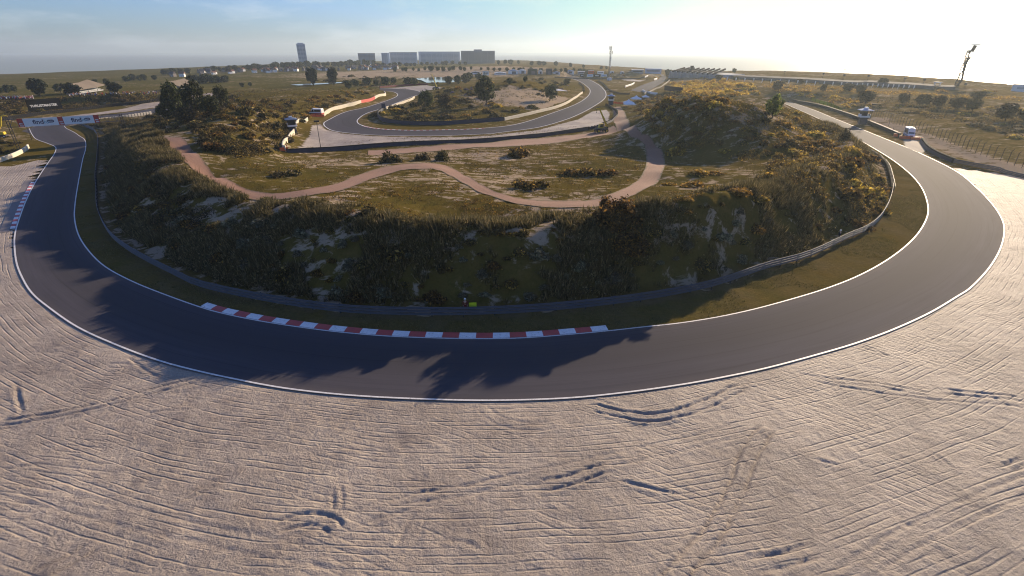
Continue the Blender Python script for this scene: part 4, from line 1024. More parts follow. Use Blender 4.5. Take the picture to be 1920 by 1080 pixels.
for u, v, h, w, lab in ((1458,171,20,1.1,'dark oak standing left of the others in the dry field'), (1543,173,16,.9,'small dark oak between the coastal posts and the green fence'),
      (1590,172,17,1.1,'dark oak at the near end of the dry clearing'), (1612,176,18,1.0,'dark oak touching the oak of the dry clearing'), (1622,197,28,1.0,'large oak behind the marshal tower, left trunk'),
      (1655,160,15,1.1,'dark oak in front of the white posts'), (1692,196,22,1.1,'oak at the left end of the long thicket in the field'), (1728,198,23,1.1,'second oak of the long thicket in the field'),
      (1757,204,26,1.0,'middle oak of the long thicket in the field'), (1790,206,24,1.1,'fourth oak of the long thicket in the field'), (1822,210,26,1.0,'last oak of the long thicket in the field'),
      (1830,190,20,1.2,'round oak near the bright strip of sea'), (1883,228,36,1.1,'big round oak by the right edge of the field'), (1918,228,26,1.1,'oak cut by the right edge of the photograph'),
      (1348,150,10,1.5,'dark bush tree in front of the low grandstand wall'), (1378,152,10,1.4,'dark bush tree right of the one before the low grandstand wall'), (1500,158,11,1.6,'flat dark tree before the row of white posts')):
    tpx('oak' if h % 2 else 'oak2', u, v, h, lab, wide=w)
# rows of far trees
def trow(pts, label, group, kinds=('far', 'far2'), nm=None):
    for i, (u, v, h) in enumerate(pts):
        tpx(kinds[i % len(kinds)], u, v, h, label, group, rng.uniform(0.95, 1.3), nm)
def jit(u0, u1, v0, v1, n, h0, h1):
    t = np.linspace(0, 1, n); return [(u0 + (u1 - u0) * a + rng.uniform(-3, 3), v0 + (v1 - v0) * a + rng.uniform(-1, 1), rng.uniform(h0, h1)) for a in t]
trow(jit(308, 352, 141, 139, 7, 9, 13), 'far tree in the clump beside the houses on the plain', 'clump of far trees on the left plain')
trow(jit(365, 425, 157, 155, 10, 11, 17), 'dark far tree of the wood behind the second beige canopy', 'small wood behind the second canopy', ('farpine', 'far'))
trow(jit(235, 270, 153, 151, 5, 9, 13), 'far tree of the low row left of the big leafy pair', 'low tree row on the left plain')
trow([(290, 150, 9), (0, 176, 14), (14, 174, 15), (28, 173, 14), (110, 172, 15), (160, 168, 14), (178, 160, 11), (200, 159, 12)], 'far tree along the rim of the plain at the left', 'scattered trees at the rim of the left plain')
trow(jit(390, 560, 136, 128, 22, 9, 13), 'far tree in the row among the village houses', 'tree row among the village houses')
trow(jit(540, 700, 128, 123, 20, 9, 12), 'far tree below the grey apartment tower', 'tree row below the apartment tower')
trow(jit(700, 870, 126, 122, 18, 6, 9), 'far tree at the foot of the long apartment blocks', 'trees at the foot of the long blocks')
trow([(935, 121, 8), (947, 121, 9), (958, 121, 9), (972, 121, 8), (997, 123, 8), (1011, 123, 9), (1020, 123, 8), (1042, 124, 9), (1070, 126, 8), (1094, 128, 7), (1127, 130, 6), (1137, 130, 6)], 'dark tree on the far dune ridge', 'trees along the far dune ridge')
trow([(1252, 142, 12), (1376, 137, 9), (1262, 143, 11)], 'dark tree beside the low grandstand', 'trees at the ends of the low grandstand')
trow([(725, 160, 16), (738, 159, 14), (765, 160, 15), (778, 160, 14), (455, 163, 8), (470, 162, 8), (880, 150, 14), (897, 150, 13)], 'dark tree in the rough before the pond', 'trees in the rough before the pond')

trow(jit(742, 885, 134, 132, 14, 6, 10), 'dark tree in the hedge below the long apartment blocks', 'dark hedge below the long blocks')
trow(jit(905, 1095, 132, 136, 18, 5, 8), 'dark tree in the hedge behind the paddock tents', 'dark hedge behind the paddock')
trow([(655, 166, 15), (668, 163, 14), (690, 160, 15), (705, 161, 12), (842, 158, 15), (858, 158, 17), (872, 156, 18), (1062, 160, 13), (955, 158, 12), (985, 154, 11)], 'dark wind bent tree around the far corner', 'trees around the far corner')
# --- ground cover nobody could count
def blades(n_t, pts, nbl, hgt, lean, wid, rg):
    """grass tufts: nbl pointed blades at each place"""
    m = len(pts); base = np.repeat(pts, nbl, 0); k = len(base)
    a = rg.uniform(0, 2 * np.pi, k); rr = rg.random(k) * np.repeat(hgt, nbl) * 0.28
    h = np.repeat(hgt, nbl) * rg.uniform(0.6, 1.2, k); ln = h * lean * rg.uniform(0.3, 1.3, k)
    b0 = base + np.stack([rr * np.cos(a), rr * np.sin(a), -0.04 * np.ones(k)], -1)
    tip = b0 + np.stack([ln * np.cos(a), ln * np.sin(a), h], -1)
    w = np.repeat(hgt, nbl) * wid; s = np.stack([-np.sin(a + rg.normal(0, .6, k)), np.cos(a), np.zeros(k)], -1) * w[:, None]
    V = np.stack([b0 - s, b0 + s, tip], 1).reshape(-1, 3)
    return V, np.arange(3 * k, dtype=np.int32).reshape(-1, 3)
def sample_in(n, poly_w, extra=None, seed=5):
    rg = np.random.default_rng(seed); lo = poly_w[:, :2].min(0); hi = poly_w[:, :2].max(0); out = []
    while sum(len(o) for o in out) < n:
        x = rg.uniform(lo[0], hi[0], n); y = rg.uniform(lo[1], hi[1], n)
        k = inside(x, y, poly_w)
        if extra is not None: k &= extra(x, y)
        out.append(np.stack([x[k], y[k]], -1))
    return np.vstack(out)[:n]
rail_loop = np.vstack([railw[:, :2], PP([(1500,207),(1200,190),(1150,205),(1150,240),(540,284),(420,190),(200,225)])[:, :2]])
grass_dry = foliage('dry_grass', (0.045, 0.036, 0.011), (0.145, 0.108, 0.036), (0.24, 0.165, 0.06), 0.3)
grass_herb = foliage('bank_herbs', (0.042, 0.037, 0.014), (0.140, 0.112, 0.046), (0.28, 0.21, 0.10), 0.35)
rg = np.random.default_rng(77)
not_path = lambda x, y: ~on_road(x, y, 0.3)
nzmask = lambda x, y: fbm(x / 7, y / 7, 4) > -0.06
pts = sample_in(42000, rail_loop, lambda x, y: not_path(x, y) & (look(drail, x, y) > 10) & nzmask(x, y), 6)
p3 = np.c_[pts, hz(pts[:, 0], pts[:, 1])]
V, F = blades(0, p3, 5, rg.uniform(0.12, 0.42, len(p3)), 0.6, 0.10, rg)
tag(link('grass', np_mesh('dune_grass', V, F), grass_dry), 'dry olive grass tufts over the top of the mound', 'grass', kind='stuff')
pts = sample_in(40000, rail_loop, lambda x, y: (look(drail, x, y) < 15) & (look(drail, x, y) > 1.6) & ((x < 48) | (vnoise(x * 1.7, y * 1.7) > 0.68)) & (fbm(x / 4, y / 4, 4) > -0.03), 7)
p3 = np.c_[pts, hz(pts[:, 0], pts[:, 1])]
V, F = blades(0, p3, 9, rg.uniform(0.35, 1.2, len(p3)) * (0.6 + 0.8 * vnoise(p3[:, 0] / 3, p3[:, 1] / 3)), 0.55, 0.07, rg)
q3 = p3[rg.random(len(p3)) < 0.5]; q3 = np.repeat(q3, 7, 0) + rg.normal(size=(len(q3) * 7, 3)) * np.array([.35, .35, .18]) + np.array([0, 0, .3])
nn = rg.normal(size=q3.shape) + np.array([0, -0.3, 0.5]); nn /= np.linalg.norm(nn, axis=1)[:, None]
V2, F2 = quads(q3, nn, rg.uniform(0.09, 0.23, len(q3)), 1.7, rg)
tag(link('undergrowth', np_mesh('bank_undergrowth', np.vstack([V, V2]), [F, F2 + len(V)]), grass_herb), 'dense herbs and long grass on the steep bank of the mound', 'undergrowth', kind='stuff')
k_ = rg.integers(12, len(crw) - 6, 380); cp = crw[k_, :2] + rg.normal(size=(380, 2)) * 1.3
p3 = np.c_[cp, hz(cp[:, 0], cp[:, 1])]
V, F = blades(0, p3, 8, rg.uniform(0.5, 1.0, len(p3)) * (0.5 + 1.2 * vnoise(cp[:, 0] / 4, cp[:, 1] / 4) ** 2 * 1.6), 0.4, 0.06, rg)
tag(link('grass', np_mesh('brink_grass', V, F), grass_dry), 'tall tufts of dry marram grass along the brink of the mound', 'grass', kind='stuff')
vpoly = np.vstack([innw[:, :2], railw[::-1, :2]])
pts = sample_in(15000, vpoly, lambda x, y: (y < 150) & (fbm(x / 5 + 9, y / 5, 4) > -0.02), 8)
p3 = np.c_[pts, hz(pts[:, 0], pts[:, 1])]
V, F = blades(0, p3, 5, rg.uniform(0.08, 0.22, len(p3)), 0.6, 0.12, rg)
grass_verge = foliage('verge_grass', (0.050, 0.050, 0.015), (0.140, 0.122, 0.040), (0.23, 0.185, 0.07), 0.3)
tag(link('grass', np_mesh('verge_grass', V, F), grass_verge), 'short patchy grass on the verge between kerb and guard rail', 'grass', kind='stuff')

# low scrub carpets too dense to count
def carpet(n, poly, leafs, hgt, size, mat, label, seed):
    rg = np.random.default_rng(seed)
    def ok(p): return (fbm(p[:, 0] / 6 + seed, p[:, 1] / 6, 4) > -0.03) & ~on_road(p[:, 0], p[:, 1], 1.2) & (np.hypot(p[:, 0], p[:, 1]) < 420)
    p3 = np.array(visible_points(n, poly, seed, ok)); n = len(p3)
    hh_ = hgt * rg.uniform(.5, 1.3, n); c = np.repeat(p3, leafs, 0); r_ = rg.normal(size=c.shape); r_ /= np.linalg.norm(r_, axis=1)[:, None]
    H_ = np.repeat(hh_, leafs); c = c + r_ * np.stack([H_, H_, H_ * .55], -1); c[:, 2] += H_ * .45
    nn = r_ + np.array([0, 0, .4]) + rg.normal(size=r_.shape) * .5; nn /= np.linalg.norm(nn, axis=1)[:, None]
    V, F = quads(c, nn, size * rg.uniform(.6, 1.3, len(c)), 1.7, rg)
    tag(link('undergrowth', np_mesh('scrub_carpet', V, F), mat), label, 'undergrowth', kind='stuff')
carpet(2200, [(1185,210),(1225,178),(1290,172),(1380,184),(1480,200),(1560,240),(1625,300),(1660,370),(1620,430),(1540,380),(1480,345),(1440,320),(1300,280),(1240,270)], 9, .75, .20, fol_brown, 'low brown scrub carpeting the right dune and bank', 31)
carpet(2200, [(345,188),(430,178),(700,160),(720,172),(600,208),(575,228),(525,285),(450,300),(395,278),(350,235)], 9, .75, .22, fol_sallow, 'low dark scrub carpeting the left dune', 32)
carpet(1300, [(690,222),(760,234),(930,224),(1000,204),(1062,180),(1092,162),(1040,150),(930,146),(830,165),(740,196)], 9, .8, .24, fol_sallow, 'low scrub carpeting the dune island', 33)
carpet(1500, [(192,250),(245,240),(300,262),(330,300),(352,345),(400,400),(330,470),(240,430),(190,340)], 9, .6, .16, fol_dark, 'low dark scrub on the left bank', 34)
carpet(2600, [(1262,176),(1420,178),(1412,158),(1310,145),(1250,160)], 8, .9, .26, fol_bloom, 'golden gorse sprigs filling the field below the grandstand', 35)
carpet(2600, [(0,218),(0,188),(310,174),(700,140),(790,150),(700,160),(430,178),(310,190)], 8, 1.0, .30, fol_sallow, 'rough scrub over the low banks beyond the left straight', 36)
carpet(2600, [(1500,172),(1640,180),(1915,205),(1915,262),(1780,226),(1640,212)], 8, .75, .24, fol_sallow, 'low scrub and dry stalks over the field beyond the catch fence', 37)
carpet(1600, [(1420,150),(1560,155),(1915,178),(1915,190),(1640,176),(1440,172)], 8, 1.0, .30, fol_gold, 'gold tipped scrub on the flats before the coastal dune', 38)
carpet(900, [(430,300),(700,292),(860,288),(1100,268),(1210,270),(1215,330),(1100,372),(900,335),(700,320),(560,350)], 7, .35, .13, fol_brown, 'low heathery scrub in the infield meadow', 39)
carpet(900, [(560,375),(700,345),(850,335),(960,390),(1110,398),(1250,360),(1380,352),(1200,398),(900,428),(700,405)], 7, .35, .12, fol_brown, 'low heathery scrub along the front of the mound top', 40)

# ------------------------------------------------------------------ building the objects
def proj(X):
    d = np.asarray(X, float) - np.array([0, 0, CAMH])
    y = d[1] * math.sin(PITCH) + d[2] * math.cos(PITCH); z = d[1] * math.cos(PITCH) - d[2] * math.sin(PITCH)
    return CX + FPX * d[0] / z, CY - FPX * y / z
def height_to(p, v):
    """how tall a thing standing at p must be for its top to reach photograph row v"""
    lo, hi = 0.0, 400.0
    for _ in range(50):
        m_ = (lo + hi) / 2
        if proj((p[0], p[1], p[2] + m_))[1] > v: lo = m_
        else: hi = m_
    return lo
def face_cam(p): return math.atan2(-p[0], p[1]) * 1.0       # local -y looks at the viewpoint
def heading(a, b): return math.atan2(b[1] - a[1], b[0] - a[0])

steel = plain('galvanised_steel', (0.060, 0.064, 0.085), 0.6, 0.1, 0.35, 0.6, 0.5)
dsteel = plain('dark_steel', (0.045, 0.043, 0.045), 0.7, 0.0, 0.2, 1.0)
rubber = plain('tyre_rubber', (0.022, 0.021, 0.021), 0.85, 0, 0.3, 2.0)
navy = plain('navy_belt', (0.020, 0.026, 0.055), 0.55, 0, 0.2, 0.4, 0.1)
cream = plain('pale_concrete', (0.55, 0.50, 0.40), 0.85, 0, 0.12, 0.5, 0.3)
redp = plain('red_paint', (0.42, 0.035, 0.025), 0.5, 0, 0.12, 1.0, 0.1)
whitep = plain('white_paint', (0.72, 0.72, 0.70), 0.5, 0, 0.06, 1.0, 0.12)
bluep = plain('pale_blue_paint', (0.22, 0.30, 0.46), 0.5, 0, 0.08, 1.0, 0.1)
yellowp = plain('yellow_paint', (0.62, 0.42, 0.02), 0.45, 0, 0.08, 1.0, 0.12)
orangep = plain('orange_plastic', (0.72, 0.12, 0.02), 0.5, 0, 0.1, 1.0, 0.05)
glass = plain('dark_glass', (0.015, 0.018, 0.022), 0.12, 0, 0.1, 1.0)
canvas = plain('white_canvas', (0.74, 0.74, 0.73), 0.8, 0, 0.06, 0.8, 0.05)
beige = plain('beige_canvas', (0.20, 0.16, 0.115), 0.85, 0, 0.12, 0.3, 0.1)
black = plain('black_board', (0.006, 0.006, 0.007), 0.95, 0, 0.1, 0.5)
brownb = plain('brown_board', (0.050, 0.036, 0.030), 0.8, 0, 0.2, 0.5)
greymetal = plain('grey_cladding', (0.24, 0.25, 0.27), 0.6, 0.1, 0.1, 0.05)
greenmesh = foliage('green_mesh', (0.20, 0.24, 0.03), (0.26, 0.30, 0.04), None, 0.65)

def ground_line(pts, step):
    L = resample(GG(pts), step=step); L[:, 2] = hz(L[:, 0], L[:, 1]); return L
W_BEAM = [(0.0, 0.0), (0.05, 0.03), (0.05, 0.09), (0.02, 0.14), (0.02, 0.17), (0.05, 0.22), (0.05, 0.28), (0.0, 0.31), (-0.015, 0.31), (0.005, 0.15), (-0.015, 0.0)]
def guardrail(L, label, n_rails=3, n_post=60, h0=0.12, pitch=0.36, mat=None, sgn=1):
    o = thing('guard_rail', label, 'guard rail', L[len(L) // 2]); org = np.array(o.location)
    Q = L - org
    for k in range(n_rails):
        MB().sweep(Q, [(sgn * (a + 0.08), b + h0 + k * pitch) for a, b in W_BEAM]).build('rail', mat or steel, o)
    S = resample(Q, n=n_post, smooth=False)
    pm = MB().box((0, 0, (h0 + n_rails * pitch) / 2 - 0.2), (0.12, 0.10, h0 + n_rails * pitch + 0.36)).mesh('post'); pm.materials.append(dsteel)
    for p in S: link('post', pm, None, o, p)
    return o
def wall_thing(name, L, label, cat, w, h, mat, cap=None, sgn=1, parts=None):
    """a long low wall; parts: list of (from, to, material, part name) along its length 0..1"""
    o = thing(name, label, cat, L[len(L) // 2]); Q = L - np.array(o.location); n = len(Q)
    kz = min(n // 2 * 2 - 1, 15)
    if kz > 2: Q[:, 2] = np.convolve(np.pad(Q[:, 2], kz // 2, mode='edge'), np.ones(kz) / kz, 'valid')
    pr = [(-w / 2, -0.3), (-w / 2, h - 0.06), (-w / 2 + 0.06, h), (w / 2 - 0.06, h), (w / 2, h - 0.06), (w / 2, -0.3)]
    for a, b_, m_, nm in (parts or [(0, 1, mat, 'wall_body')]):
        i, j = int(a * (n - 1)), int(b_ * (n - 1)); MB().sweep(Q[i:j + 1], pr).build(nm, m_, o)
    if cap: MB().sweep(Q, [(-w / 2 - 0.02, h + 0.003), (-w / 2 - 0.02, h + 0.16), (w / 2 + 0.02, h + 0.16), (w / 2 + 0.02, h + 0.003)]).build('cap_rail', cap, o)
    return o
L = railw[::2].copy(); k = int(np.argmin(np.hypot(*(L[:, :2] - P(1671, 350)[:2]).T))); L = L[:k + 1]; L[:, 2] = 0.0
guardrail(L, 'long three rail steel guard rail around the foot of the mound', 3, 100, 0.12, 0.36)
def tyre_wall(L, label, n, rows=4, r=0.34):
    o = thing('tyre_wall', label, 'tyre wall', L[len(L) // 2]); S = resample(L, n=n, smooth=False) - np.array(o.location)
    mb = MB(); hh = 0.26
    for k in range(rows):
        z = k * hh; ring = []
        for q, (rr, zz) in enumerate([(r * .55, 0.02), (r * .9, 0.0), (r, 0.06), (r, 0.19), (r * .9, 0.25), (r * .55, 0.23)]):
            ring.append([(rr * math.cos(2 * math.pi * i / 14), rr * math.sin(2 * math.pi * i / 14), z + zz) for i in range(14)])
        mb.add([p for rg_ in ring for p in rg_], [(a * 14 + i, a * 14 + (i + 1) % 14, (a + 1) * 14 + (i + 1) % 14, (a + 1) * 14 + i) for a in range(5) for i in range(14)])
    me = mb.mesh('tyre_stack', True); me.materials.append(rubber)
    for p in S: link('tyre_stack', me, None, o, p)
    MB().sweep(S, [(0.36, 0.05), (0.36, 0.95), (0.39, 0.95), (0.39, 0.05)]).build('belt', navy, o)
    return o
tyre_wall(ground_line([(1672,357),(1670,342),(1662,314),(1648,298),(1625,283)], 0.6), 'dark tyre wall closing the right end of the mound guard rail', 60)
tyre_wall(ground_line([(1727,266),(1739,281),(1760,294),(1786,305)], 0.5), 'dark tyre wall beside the slip road under the catch fence', 56, 5)
guardrail(ground_line([(1787,306),(1830,314),(1880,326),(1935,340),(2000,356)], 1.0), 'steel guard rail along the bright gravel at the right edge', 3, 24)
wall_thing('barrier_wall', ground_line([(1480,188),(1530,199),(1570,211),(1610,225),(1650,241),(1686,257)], 1.5), 'long dark barrier along the outside of the right hand straight', 'barrier', 0.5, 1.15, rubber, dsteel)
L = ground_line([(538,285),(700,276.5),(870,268),(1000,258.5),(1062,250),(1102,243)], 1.5)
wall_thing('barrier_wall', L, 'long navy faced wall along the front of the far gravel bed', 'barrier', 0.6, 0.95, navy, black)
L = ground_line([(1104,243),(1128,236),(1148,226),(1157,217),(1152,207),(1136,198)], 1.0)
tyre_wall(L, 'ribbed dark tyre wall at the right end of the far gravel bed', 70, 4)
wall_thing('concrete_wall', ground_line([(537,284),(532,274),(553,250),(577,226)], 1.0), 'pale wall at the left side of the far gravel bed', 'wall', 0.4, 1.3, cream)
wall_thing('concrete_wall', ground_line([(606,219),(618,210),(647,201),(672,194),(700,187),(722,180),(721,175)], 1.0), 'pale wall with one red stretch under the scrub bank', 'wall', 0.5, 1.4, cream, None, 1, [(0, .42, cream, 'wall_body'), (.42, .66, redp, 'red_section'), (.66, 1, cream, 'wall_body')])
L = ground_line([(718,207),(709,214),(710,221),(720,228),(752,233),(815,235),(870,232),(944,226)], 1.0)
wall_thing('barrier_wall', L, 'curved navy barrier round the front of the dune island', 'barrier', 0.5, 1.35, navy, black)
wall_thing('concrete_wall', ground_line([(946,226),(1010,211),(1060,196),(1092,175)], 1.2), 'sunlit cream wall along the right side of the dune island', 'wall', 0.4, 1.2, cream)
wall_thing('concrete_wall', ground_line([(724,205),(745,198),(770,189),(777,184)], 1.0), 'short cream wall behind the marker board', 'wall', 0.4, 1.2, cream)
wall_thing('barrier_wall', ground_line([(712,165),(760,161),(803,159)], 2.0), 'dark red barrier at the top of the far corner', 'barrier', 0.5, 1.2, plain('dark_red', (0.16, 0.018, 0.022), 0.6, 0, 0.15, 0.5))
guardrail(ground_line([(1040,146),(1090,148),(1150,149),(1200,148),(1238,144)], 3.0), 'far dark guard rail behind the infield meadow', 3, 40, mat=dsteel)
guardrail(ground_line([(1122,152),(1133,160),(1142,170),(1158,176),(1180,178)], 2.0), 'far dark guard rail on the outside of the distant bend', 3, 30, mat=dsteel)
guardrail(ground_line([(1085,156),(1094,163),(1096,172)], 2.0), 'far dark guard rail on the island side of the distant bend', 3, 16, mat=dsteel)
guardrail(ground_line([(1208,177),(1225,170),(1245,160),(1256,150)], 2.0), 'far dark guard rail right of the distant ribbon of track', 3, 24, mat=dsteel)
for pts, lab in (([(1172,164),(1180,161),(1189,157)], 'short white wall in the infield meadow'), ([(1209,146),(1215,143)], 'short white wall farthest up the distant track'), ([(1226,150),(1232,148)], 'tiny white wall inside the distant bend'), ([(1205,171),(1218,175),(1232,178)], 'low white wall behind the marquees')):
    wall_thing('concrete_wall', ground_line(pts, 1.5), lab, 'wall', 0.4, 1.2, whitep)
tyre_wall(ground_line([(-40,232),(0,227),(60,218),(110,212),(200,201),(260,195),(314,189)], 1.0), 'long black tyre wall behind the left straight', 100, 5, 0.7)
wall_thing('concrete_wall', ground_line([(-30,313),(0,304),(30,293),(50,282),(54,277)], 0.8), 'pale curved wall at the left edge of the gravel', 'wall', 0.4, 1.1, cream)
L = ground_line([(152,234),(175,230),(200,226),(240,221),(285,214)], 1.0)
o = thing('block_wall', 'row of cream concrete blocks under the banner gantry', 'wall', L[len(L) // 2]); S = resample(L, n=27, smooth=False) - np.array(o.location)
for a, b_ in zip(S[:-1], S[1:]):
    bm_ = MB().cbox((0, 0, 0.62), (0.74 * np.linalg.norm(b_ - a), 0.55, 1.35), 0.06); q = bm_.build('block', cream, o, (a + b_) / 2); q.rotation_euler = (0, 0, heading(a, b_))

# catch fence
L = ground_line([(1634,216),(1700,240),(1760,261),(1830,287),(1890,307),(1960,330)], 1.5)
o = thing('catch_fence', 'tall wire catch fence with slanted posts beyond the right tyre wall', 'fence', L[len(L) // 2]); Q = L - np.array(o.location)
pm = MB().beam((0, 0, -0.3), (0, 0, 3.2), 0.09, 0.09).beam((0, 0, 3.2), (0, -0.5, 3.7), 0.08, 0.08).mesh('post'); pm.materials.append(dsteel)
S = resample(Q, n=44, smooth=False)
for p in S: link('post', pm, None, o, p)
mb = MB()
for z in np.arange(0.5, 3.3, 0.45): mb.sweep(Q, [(-.012, z), (.012, z), (.012, z + .024), (-.012, z + .024)])
for p in resample(Q, step=0.9, smooth=False): mb.beam((p[0], p[1], p[2] + .1), (p[0], p[1], p[2] + 3.3), 0.014, 0.014)
mb.build('wire_mesh', dsteel, o)
L = ground_line([(1520,189),(1545,197),(1578,210)], 1.0)
o = thing('mesh_fence', 'yellow green mesh fence beside the top of the right straight', 'fence', L[len(L) // 2]); S = resample(L, n=9, smooth=False) - np.array(o.location)
pm = MB().box((0, 0, 1.0), (0.09, 0.09, 2.4)).mesh('post'); pm.materials.append(dsteel)
for a, b_ in zip(S[:-1], S[1:]):
    link('post', pm, None, o, a); d_ = b_ - a
    mb = MB().beam(Vector(a + d_ * .04) + Vector((0, 0, 1.05)), Vector(a + d_ * .96) + Vector((0, 0, 1.05)), 0.03, 1.7); mb.build('panel', greenmesh, o)
link('post', pm, None, o, S[-1])

# ------------------------------------------------------------------ lettering
def text_mesh(s, size, name, depth_=0.01, bold=0.0, sx=1.0):
    cu = bpy.data.curves.new('lettering', 'FONT'); cu.body = s; cu.size = size; cu.extrude = depth_; cu.offset = bold; cu.align_x = 'CENTER'; cu.align_y = 'CENTER'; cu.resolution_u = 4
    t = bpy.data.objects.new('lettering', cu); COL.objects.link(t)
    dg = bpy.context.evaluated_depsgraph_get(); dg.update()
    me = bpy.data.meshes.new_from_object(t.evaluated_get(dg)); bpy.data.objects.remove(t)
    me.name = name
    me.transform(Matrix.Rotation(math.pi / 2, 4, 'X')); me.transform(Matrix.Diagonal((sx, 1, 1, 1)))
    return me
def pill(mb, c, w, h, y, th, n=10):
    r = h / 2; pts = [(c[0] + (w / 2 - r) + r * math.cos(a), c[1] + r * math.sin(a)) for a in np.linspace(-math.pi / 2, math.pi / 2, n)] + [(c[0] - (w / 2 - r) + r * math.cos(a), c[1] + r * math.sin(a)) for a in np.linspace(math.pi / 2, 3 * math.pi / 2, n)]
    return mb.yprism(pts, y - th, y)
ink = plain('violet_ink', (0.030, 0.018, 0.060), 0.6, 0, 0.1); teal = plain('teal_ink', (0.10, 0.33, 0.40), 0.6, 0, 0.1)

# banner gantry over the left road
A_, B_ = G(35, 279), G(236, 247)
A_ = np.array([A_[0], A_[1], 0.0]); B_ = np.array([B_[0], B_[1], float(hz(B_[0], B_[1]))])
Lg = math.hypot(B_[0] - A_[0], B_[1] - A_[1]); hd = heading(A_, B_)
gan = thing('banner_gantry', 'white and red banner gantry spanning the track at the far left', 'gantry', A_, hd)
zA = height_to(A_, 230); zB = height_to(B_, 208) + B_[2]
ztop = (zA + zB) / 2; bh = 2.35
def at_u(u):                       # distance along the gantry that shows at column u
    lo, hi = -0.2, 1.2
    for _ in range(50):
        m_ = (lo + hi) / 2; q = A_ + (B_ - A_) * m_; q[2] = ztop - bh / 2
        if proj(q)[0] < u: lo = m_
        else: hi = m_
    return lo * Lg
x0, x1, x2, x3, x4, x5, x6 = [at_u(u) for u in (33, 44, 109, 119, 176, 186, 216)]
for xx, zb in ((0.0, 0.0), (Lg, float(B_[2]))):
    mb = MB()
    for dx in (-0.3, 0.3): mb.tube((xx + dx, 0.15, zb - 0.4), (xx + dx, 0.15, ztop), 0.09)
    for z in np.arange(zb + 0.3, ztop - 0.6, 0.9): mb.tube((xx - .3, .15, z), (xx + .3, .15, z + .8), 0.04, n=5)
    mb.build('post', dsteel, gan)
mb = MB()
for z in (ztop - 0.1, ztop - bh + 0.1):
    for y in (0.1, 0.7): mb.tube((0, y, z), (Lg, y, z), 0.06, n=6)
for k, xx in enumerate(np.arange(0, Lg - 1.2, 1.2)):
    for y in (0.1, 0.7): mb.tube((xx, y, ztop - (0.1 if k % 2 else bh - 0.1)), (xx + 1.2, y, ztop - (bh - 0.1 if k % 2 else 0.1)), 0.035, n=5)
mb.build('truss', steel, gan)
for a, b_ in ((x1, x2), (x3, x4)):
    ban = MB().box(((a + b_) / 2, -0.02, ztop - bh / 2), (b_ - a, 0.06, bh)).build('banner', whitep, gan)
    w = b_ - a; cx_ = (a + b_) / 2
    ma = text_mesh('find', 1.75, 'lettering', 0.01, 0.035); mb_ = text_mesh('io', 1.75, 'lettering', 0.01, 0.0)
    wa = max(v.co.x for v in ma.vertices); wb = max(v.co.x for v in mb_.vertices)
    ma.materials.append(ink); link('lettering', ma, None, ban, (cx_ - w * 0.08, -0.07, ztop - bh * 0.50))
    mb_.materials.append(teal); link('lettering', mb_, None, ban, (cx_ - w * 0.08 + wa + wb + 0.10, -0.07, ztop - bh * 0.50))
    pill(MB(), (cx_ + w * 0.28, ztop - bh * 0.46), w * 0.20, bh * 0.36, -0.052, 0.02).build('pill_badge', ink, ban)
    me = text_mesh('auto', 0.62, 'lettering', 0.01, 0.01); me.materials.append(whitep); link('lettering', me, None, ban, (cx_ + w * 0.28, -0.09, ztop - bh * 0.45))
for a, b_ in ((x0, x1), (x2, x3), (x4, x5)):
    rb = MB().box(((a + b_) / 2, -0.024, ztop - bh / 2), (b_ - a - 0.02, 0.07, bh * 1.03)).build('red_panel', redp, gan)
    mb = MB(); w = b_ - a
    for r_, zz in enumerate((0.60, 0.86)):
        for q in range(3): mb.box((a + w * (0.30 + 0.2 * q + 0.06 * r_), -0.07, ztop - bh * zz), (w * 0.13, 0.02, bh * 0.16))
    mb.build('white_marks', whitep, rb)
# black billboard
A_, B_ = G(56, 211), G(119, 206)
bl = math.hypot(B_[0] - A_[0], B_[1] - A_[1]); hd = heading(A_, B_); bz = height_to(A_, 187.5)
bb = thing('billboard', 'large black billboard with white lettering on the bank behind the left straight', 'billboard', A_, hd)
MB().box((bl / 2, 0.12, bz / 2 + 0.3), (bl, 0.2, bz - 0.6)).build('board', black, bb)
mb = MB()
for f in (0.04, 0.35, 0.65, 0.96): mb.box((bl * f, 0.35, bz / 2 - 0.4), (0.18, 0.18, bz + 0.8)); mb.beam((bl * f, 0.4, bz * .8), (bl * f, 2.4, -0.2), 0.12, 0.12)
mb.build('support_frame', dsteel, bb)
me = text_mesh('THRUSTMASTER', 1.0, 'lettering', 0.01, 0.02)
wd = max(v.co.x for v in me.vertices) - min(v.co.x for v in me.vertices); me.transform(Matrix.Diagonal((bl * 0.80 / wd, 1, 1.25 * bz / 4.6, 1))); me.materials.append(whitep)
link('lettering', me, None, bb, (bl * 0.47, 0.0, bz * 0.47))

